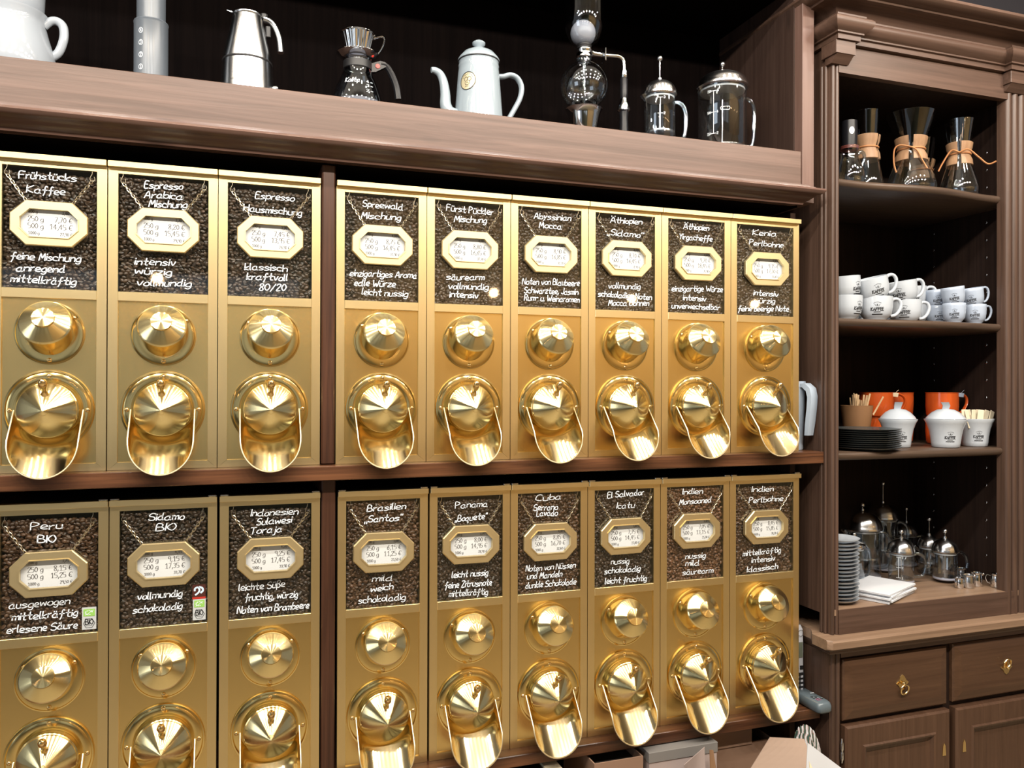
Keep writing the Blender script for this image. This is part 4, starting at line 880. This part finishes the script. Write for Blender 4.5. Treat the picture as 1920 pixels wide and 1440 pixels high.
def bowl(label, x, y, r, lid, tagk=0):
    T = thing('sugar_bowl', label, 'bowl', (x, y, Z3), (0, 0, 0), 'white lettered sugar bowls')
    pb = [(r*.66, .002), (r*.69, .012), (r*.73, .030), (r*.80, .050), (r*.92, .068), (r*1.02, .0775)]
    ob('bowl_body', lathe([(.0001, 0), (r*.62, 0)]+pb+[(r*1.02, .080), (r*.97, .080), (r*.86, .066), (r*.70, .036), (.0001, .012)], 44), M['porcelain'], T, smooth=50)
    ob('bowl_logo', house_logo(interp(pb), .026, FACE(x, y)+.30, .027), M['inkblack'], T)
    if lid:
        ob('bowl_lid', lathe([(r*.93, .0795), (r*.95, .081), (r*.88, .087), (r*.66, .099), (r*.40, .107), (.0001, .110)], 40), M['porcelain'], T, smooth=50)
        ob('lid_spoon', loft([[(-.009, -.001, .103), (.009, -.001, .103), (.009, .001, .103), (-.009, .001, .103)], [(-.010+.002*tagk, -.006, .118), (.010+.002*tagk, -.006, .118), (.010+.002*tagk, -.004, .118), (-.010+.002*tagk, -.004, .118)], [(-.012-.006*tagk, -.016, .128), (.010-.006*tagk, -.016, .128), (.010-.006*tagk, -.013, .128), (-.012-.006*tagk, -.013, .128)]]), M['porcelain'], T, (r*-.05, 0, 0), (0, 0, -.4), smooth=40)
    return T
bowl('white lidded sugar bowl beside the dark plates, partly hidden', 2.205, .062, .0500, True, 0)
bowl('white lidded sugar bowl in front, middle of three', 2.336, .020, .0545, True, 1)
bowl('white open bowl holding sugar sachets at the right end', 2.456, .030, .0510, False)
for k in range(11):
    t = k/10; x = 2.456-.034+.070*t; yy = .030+((k*7) % 5-2)*.008
    T = ob('sugar_sachet', box(-.0085, .0085, -.0014, .0014, 0, .052, .001), M['sachet'], None, (x, yy, Z3+.054), (random.uniform(-.15, .1), -.25+.75*t+random.uniform(-.1, .1), random.uniform(-.5, .3)), label='cream paper sugar sachet, %s from the left in the right bowl' % (ORD+['tenth', 'eleventh'])[k], cat='sachet', group='sugar sachets in the bowl')

# ------------------------------------------------------------------ cabinet floor
Z4 = .9455
SH['saucer'] = me('saucer', lathe([(.0001, .002), (.026, .002), (.028, 0), (.031, .001), (.044, .0055), (.0525, .0105), (.0535, .0125), (.052, .0122), (.042, .008), (.0001, .005)], 44), 50)
for k in range(17):
    T = ob('saucer', SH['saucer'], M['porcelain'], None, (1.950+random.uniform(-.002, .002), .010+random.uniform(-.002, .002), Z4+.0099*k), label='white saucer, %s from the top of the tall stack at the left pilaster' % (ORD+['tenth', 'eleventh', 'twelfth', 'thirteenth', 'fourteenth', 'fifteenth', 'sixteenth', 'seventeenth'])[16-k], cat='saucer', group='stack of white saucers')
    if k == 16: T['label'] = 'topmost white saucer of the tall stack'
    if k == 0: T['label'] = 'lowest white saucer of the tall stack, on the cabinet floor'
dN = Vector((.894, .447, 0)); 
for k in range(5):
    a = .44+(.0, .03, -.02, .05, -.01)[k]
    vf = loft([[(-.094, -.066, z), (.094, -.066, z+bz), (.094, .066, z+bz), (-.094, .066, z)] for z, bz in ((0, 0), (.0052, 0))])
    ob('folded_napkin', join(box(-.092, .092, -.064, .064, 0, .0024, .0008), box(-.092, .091, -.064, .063, .0026, .0050, .0008)), M['paper'], None, (2.110+.004*(k % 2), .036-.003*(k % 3), Z4+.0053*k), (0, 0, a), label='folded white paper napkin, %s from the top of the napkin stack' % ORD[4-k] if k < 4 else 'topmost folded white napkin lying in front of the saucers', cat='napkin', group='stack of napkins')
g4 = 'glass french presses on the cabinet floor'
french_press('tall wide french press behind the saucers, leftmost on the cabinet floor', 2.212, .205, Z4, .0520, .148, .008, -.2, 0, g4, .95, .004)
french_press('tall french press with long raised rod in the back row', 2.345, .262, Z4, .0430, .165, .052, -.3, 0, g4, .95, .004)
french_press('small french press in front beside the napkins', 2.274, .118, Z4, .0350, .092, .010, -.35, [[(1, '3')], [(1, '2')], [(1, '1')]], g4, .95, .003, face=-.2, plunge=.9)
french_press('french press at the right in front with a large free handle', 2.405, .085, Z4+.004, .0330, .088, .012, -.25, 0, g4, .95, .004, plunge=.92)
french_press('low french press close to the saucers, partly hidden by napkins', 2.110, .128, Z4, .0290, .115, .010, .1, 0, g4, .3, .003, plunge=.9)
french_press('french press in the back with thin raised rod, right of centre', 2.440, .175, Z4, .0290, .088, .040, -.4, 0, g4, .9, .003)
french_press('french press in the back row between the two rods', 2.462, .285, Z4, .0320, .105, .035, -.4, 0, g4, .9, .003)
def creamer(label, x, y, r, h_, m_, hp):
    T = thing('milk_jug', label, 'milk jug', (x, y, Z4), (0, 0, hp), 'small steel milk jugs')
    ob('jug_body', lathe([(.0001, 0), (r*.9, 0), (r, .003), (r*1.02, h_*.5), (r*.93, h_*.82), (r*.90, h_*.92), (r*.98, h_), (r*.94, h_), (r*.86, h_*.9), (r*.9, h_*.4), (.0001, .004)], 28), M[m_], T, smooth=50)
    ob('jug_handle', loop_handle([(r*.95, 0, h_*.82), (r*1.5, 0, h_*.86), (r*1.7, 0, h_*.6), (r*1.45, 0, h_*.32), (r*.98, 0, h_*.24)], r*.10, 6, 4, 1.8), M[m_], T, smooth=60)
    ob('jug_spout', xf(lathe([(r*.10, 0), (r*.25, h_*.12), (r*.34, h_*.22)], 10, PI, PI/2), (-r*.86, 0, h_*.80), (0, -.4, 0)), M[m_], T, smooth=60)
creamer('small satin steel milk jug in front of the shiny ones', 2.412, .012, .0155, .036, 'steel', 2.6)
creamer('small shiny milk jug beside the satin one', 2.452, .020, .0155, .038, 'chrome', 2.2)
creamer('small shiny milk jug at the right pilaster', 2.492, -.010, .0150, .038, 'chrome', 2.2)
creamer('small shiny milk jug lying left behind the satin one', 2.385, .018, .0120, .028, 'chrome', 3.4)
creamer('small shiny milk jug in the back of the group', 2.452, .070, .0140, .040, 'chrome', .3)

# ------------------------------------------------------------------ things beside the dispensers
T = thing('plastic_measuring_jug', 'pale blue white plastic jug beside the last upper dispenser', 'jug', (1.835, .048, 1.3505))
ob('jug_body', lathe([(.0001, 0), (.0245, 0), (.026, .003), (.0310, .158), (.0325, .178), (.0325, .182), (.031, .182), (.0295, .16), (.025, .008), (.0001, .005)], 36), M['jug'], T, smooth=45)
hA = -math.radians(72)
hp_ = loft([[(px_-dx, -wy, z), (px_+dx*.2, -wy, z+dz), (px_+dx*.2, wy, z+dz), (px_-dx, wy, z)] for px_, z, dx, dz, wy in ((.026, .165, .004, .010, .012), (.042, .166, .006, .011, .014), (.057, .156, .009, .008, .015), (.062, .140, .010, .002, .015), (.060, .110, .010, 0, .0145), (.055, .070, .010, 0, .014), (.051, .040, .009, 0, .012))])
ob('jug_handle', hp_, M['jug'], T, rot=(0, 0, hA), smooth=60)
T = thing('answering_phone', 'cordless phone standing in its dark grey answering machine base', 'phone', (1.842, -.015, .6905))
def rrect(x0, x1, y0, y1, r, z, n=5):
    p = []
    for cx_, cy_, a0 in ((x1-r, y0+r, -PI/2), (x1-r, y1-r, 0), (x0+r, y1-r, PI/2), (x0+r, y0+r, PI)):
        p += [(cx_+r*math.cos(a0+PI/2*k/n), cy_+r*math.sin(a0+PI/2*k/n), z) for k in range(n+1)]
    return p
pb_ = ob('phone_base', loft([rrect(-.022+i, .0225-i, -.058+i, .064-i, .012, z) for z, i in ((0, .004), (.005, 0), (.016, 0), (.024, .002), (.028, .006))]), M['phonegrey'], T, smooth=50)
for k, (u, v) in enumerate(((-.008, -.022), (.001, -.026), (.010, -.030), (-.008, -.014), (.001, -.018))):
    ob('base_key', box(u-.0035, u+.0035, v-.0025, v+.0025, .0278, .0288, .0006), M['black'], pb_)
kk = ob('message_key', box(-.009, .001, -.037, -.030, .0278, .0290, .0008), M['inkblack'], pb_)
ob('key_frame', ribbon([[(-.0095, -.0375), (.0015, -.0375), (.0015, -.0295), (-.0095, -.0295), (-.0095, -.0375)]], .0009, lambda u, v: (u, v, .0288), 0, 1, False), M['pinkled'], pb_)
ob('key_marks', join(*[ribbon([[(u-.0015, v), (u+.0015, v)]], .0012, lambda a, b: (a, b, .0295), 0, 1, False) for u, v in ((-.006, -.0335), (-.002, -.0335), (-.008, -.022), (.001, -.026), (.010, -.030))]), M['chalk'], pb_, kind='stuff')
ob('base_lettering', ribbon([[(.006+.003*k, .006), (.007+.003*k, .010)] for k in range(4)], .0016, lambda u, v: (u, v, .0286), 0, 1, False), M['chalk'], pb_)
hs = ob('handset', loft([rrect(-.044+i, .003-i, .028+j, .050-j, .007, z) for z, i, j in ((.016, .004, .004), (.024, .001, .001), (.055, 0, 0), (.150, 0, .001), (.185, .001, .002), (.195, .005, .005))]), M['phonewhite'], T, loc=(.010, .012, 0), smooth=50)
ob('keypad', box(-.042, .0015, .0262, .0285, .020, .072, .001), M['inkblack'], hs)
for r_ in range(4):
    for c_ in range(3): ob('number_key', box(-.036+c_*.0125, -.028+c_*.0125, .0252, .0265, .026+r_*.011, .0315+r_*.011, .0006), M['phonewhite'], hs)
ob('display', box(-.038, -.003, .0268, .0290, .112, .152, .001), M['lcd'], hs)
ob('soft_key', box(-.012, -.001, .0268, .0288, .080, .090, .001), M['inkblack'], hs)
ob('earpiece', ribbon([[(-.010+.008*math.cos(2*PI*j/16), .176+.008*math.sin(2*PI*j/16)) for j in range(17)]], .0012, lambda u, v: (u, .0268, v), 0, 1, False), M['inkblack'], hs)

# ------------------------------------------------------------------ boxes and papers under the lower shelf
def carton(name, label, x0, x1, y0, y1, z1, m_, inside, lid=None, cat='box'):
    T = thing(name, label, cat, ((x0+x1)/2, (y0+y1)/2, .4305)); a, b, h_ = (x1-x0)/2, (y1-y0)/2, z1-.4305; t = .003
    ob('box_wall', join(box(-a, a, -b, -b+t, 0, h_)), m_, T); ob('box_wall', box(-a, a, b-t, b, 0, h_), m_, T)
    ob('box_wall', box(-a, -a+t, -b+t, b-t, 0, h_), m_, T); ob('box_wall', box(a-t, a, -b+t, b-t, 0, h_), m_, T)
    ob('box_bottom', box(-a+t, a-t, -b+t, b-t, 0, t), m_, T)
    if inside: ob('box_inside', box(-a+t, a-t, -b+t, b-t, h_*.5, h_-.02), inside, T)  # near-black block a little below the open top
    if lid: ob('box_lid', box(-a-.002, a+.002, -b-.002, b, h_-.022, h_+.002, .001), lid, T)
    return T
carton('cardboard_box', 'open cardboard box with dark inside under the lower shelf, left of the grey-lidded box', 1.205, 1.330, -.060, .12, .655, M['kraft'], M['darkbox'])
carton('lidded_box', 'pale box with grey lid under the lower shelf, right of the open box', 1.345, 1.528, -.062, .12, .659, M['pinkbox'], None, M['greybox'])
T = carton('cardboard_box', 'large brown cardboard box with raised lit-coloured flap under the last lower dispenser', 1.548, 1.740, .005, .15, .612, M['kraft'], M['darkbox'])
ob('box_flap', box(-.096, .03, -.0755, -.0725, .178, .228), M['kraft'], T)
def sheet(pts, m_, parent=None, name='sheet', th=.0015, bend=None):
    a, b, c, d = [Vector(p) for p in pts]; N = 6; top_, F = [], []
    n = (b-a).cross(d-a).normalized()
    for i in range(N+1):
        for j in range(N+1):
            u, v = i/N, j/N; p = (a*(1-u)+b*u)*(1-v)+(d*(1-u)+c*u)*v
            if bend: p = p+n*bend*math.sin(PI*u)*math.sin(PI*(v*.8+.1))
            top_.append(p)
    V = [tuple(p) for p in top_]+[tuple(p-n*th) for p in top_]; k = (N+1)**2
    for i in range(N):
        for j in range(N):
            q = i*(N+1)+j; F += [(q, q+1, q+N+2, q+N+1), (k+q, k+q+N+1, k+q+N+2, k+q+1)]
    for i in range(N):
        for q, w_ in ((i, i+1), (N*(N+1)+i+1, N*(N+1)+i), ((i+1)*(N+1), i*(N+1)), (i*(N+1)+N, (i+1)*(N+1)+N)): F.append((q, w_, k+w_, k+q))
    return V, F
o_ = Vector(T.location)
ob('box_flap', sheet([Vector(p)-o_ for p in ((1.560, -.100, .560), (1.655, -.095, .668), (1.742, -.110, .658), (1.760, -.170, .555))], M['kraftlit'], th=.003), M['kraftlit'], T, label='raised cardboard flap painted as lit')
T = thing('patterned_wrapping', 'crumpled striped wrapping with green and red print behind the white paper', 'wrapping', (1.784, -.068, .4305))
def crumple(r, seed, n=22, k=14, amp=.35, sc3=(1, 1, 1)):
    rng = random.Random(seed); ph = [(rng.uniform(2, 6), rng.uniform(2, 6), rng.uniform(0, 6), rng.uniform(.3, 1)) for _ in range(7)]
    V, F = lathe([(max(1e-4, math.sin(PI*i/k)), -math.cos(PI*i/k)) for i in range(k+1)], n); out = []
    for x, y, z in V:
        d = sum(w_*abs(math.sin(a*x+b*z+c+a*y)) for a, b, c, w_ in ph)/3.5; s = r*(1-amp+amp*d)
        out.append((x*s*sc3[0], y*s*sc3[1], (z+1)*s*sc3[2]))
    return out, F
ob('wrap', crumple(.042, 4, 30, 26, sc3=(1.0, .7, 2.85)), M['fabric'], T)
T = thing('dark_cloth', 'dark brown crumpled cloth behind the striped wrapping under the shelf', 'cloth', (1.670, .075, .590)); ob('cloth', crumple(.030, 9, sc3=(1.6, .7, .62)), M['darkbox'], T)
T = thing('white_paper_sheet', 'folded white paper sheet standing in front of the cabinet corner', 'paper', (1.74, -.2, .4305))
o_ = Vector(T.location)
ob('sheet', sheet([Vector(p)-o_ for p in ((1.640, -.235, .4305), (1.688, -.190, .690), (1.805, -.205, .600), (1.800, -.275, .4305))], None, bend=.012), M['paper'], T, smooth=60)
ob('inner_sheet', sheet([Vector(p)-o_ for p in ((1.655, -.250, .4305), (1.672, -.215, .660), (1.700, -.230, .600), (1.71, -.265, .4305))], None, bend=-.006), M['cream'], T, smooth=60)
T = thing('crumpled_paper', 'crumpled pale lilac paper in front of the grey-lidded box', 'paper', (1.440, -.105, .4305)); o_ = Vector(T.location)
ob('sheet', sheet([Vector(p)-o_ for p in ((1.405, -.120, .4305), (1.412, -.105, .643), (1.475, -.090, .668), (1.480, -.120, .4305))], None, bend=.02), M['pinkbox'], T, smooth=60)
T = thing('tan_envelope', 'narrow tan envelope beside the crumpled lilac paper', 'envelope', (1.500, -.090, .4305)); o_ = Vector(T.location)
ob('sheet', sheet([Vector(p)-o_ for p in ((1.486, -.105, .4305), (1.486, -.095, .662), (1.502, -.085, .655), (1.535, -.095, .4305))], None), M['collar'], T, smooth=60)
for k, (x0, x1, m_, lb) in enumerate(((.965, .992, 'darkbox', 'dark coffee pack, first of the row under the lower shelf'), (.995, 1.022, 'darkbox', 'dark coffee pack, second of the row under the lower shelf'), (1.026, 1.050, 'darkbox', 'dark coffee pack, third of the row under the lower shelf'), (1.054, 1.090, 'pinkbox', 'pale coffee pack lettered CAFE with a dark top seam'), (1.094, 1.132, 'cream', 'tan coffee pack at the right end of the pack row'))):
    h_ = (.213, .214, .215, .217, .222)[k]
    T = thing('coffee_pack', lb, 'package', ((x0+x1)/2, -.02, .4305), group='row of coffee packs'); a = (x1-x0)/2
    ob('pack_body', loft([rrect(-a, a, -.035, .035, .004, 0), rrect(-a, a, -.035, .035, .004, h_-.022), rrect(-a*.98, a*.98, -.030, .030, .003, h_-.012)]), M[m_], T, smooth=40)
    ob('pack_seam', box(-a*.96, a*.96, -.028, .026, h_-.013, h_, .001), M['black'] if k < 4 else M[m_], T)
    if k >= 3: ob('pack_lettering', join(wlabel('CAFE', -a*.7, a*.7, h_-.036, .008, .0010, lambda u, v: (u, -.0356, v), 0, 1), ribbon([[(-a*.5, h_-.046), (a*.5, h_-.046)]], .001, lambda u, v: (u, -.0356, v), 0, 1, False)), M['ink'], T)
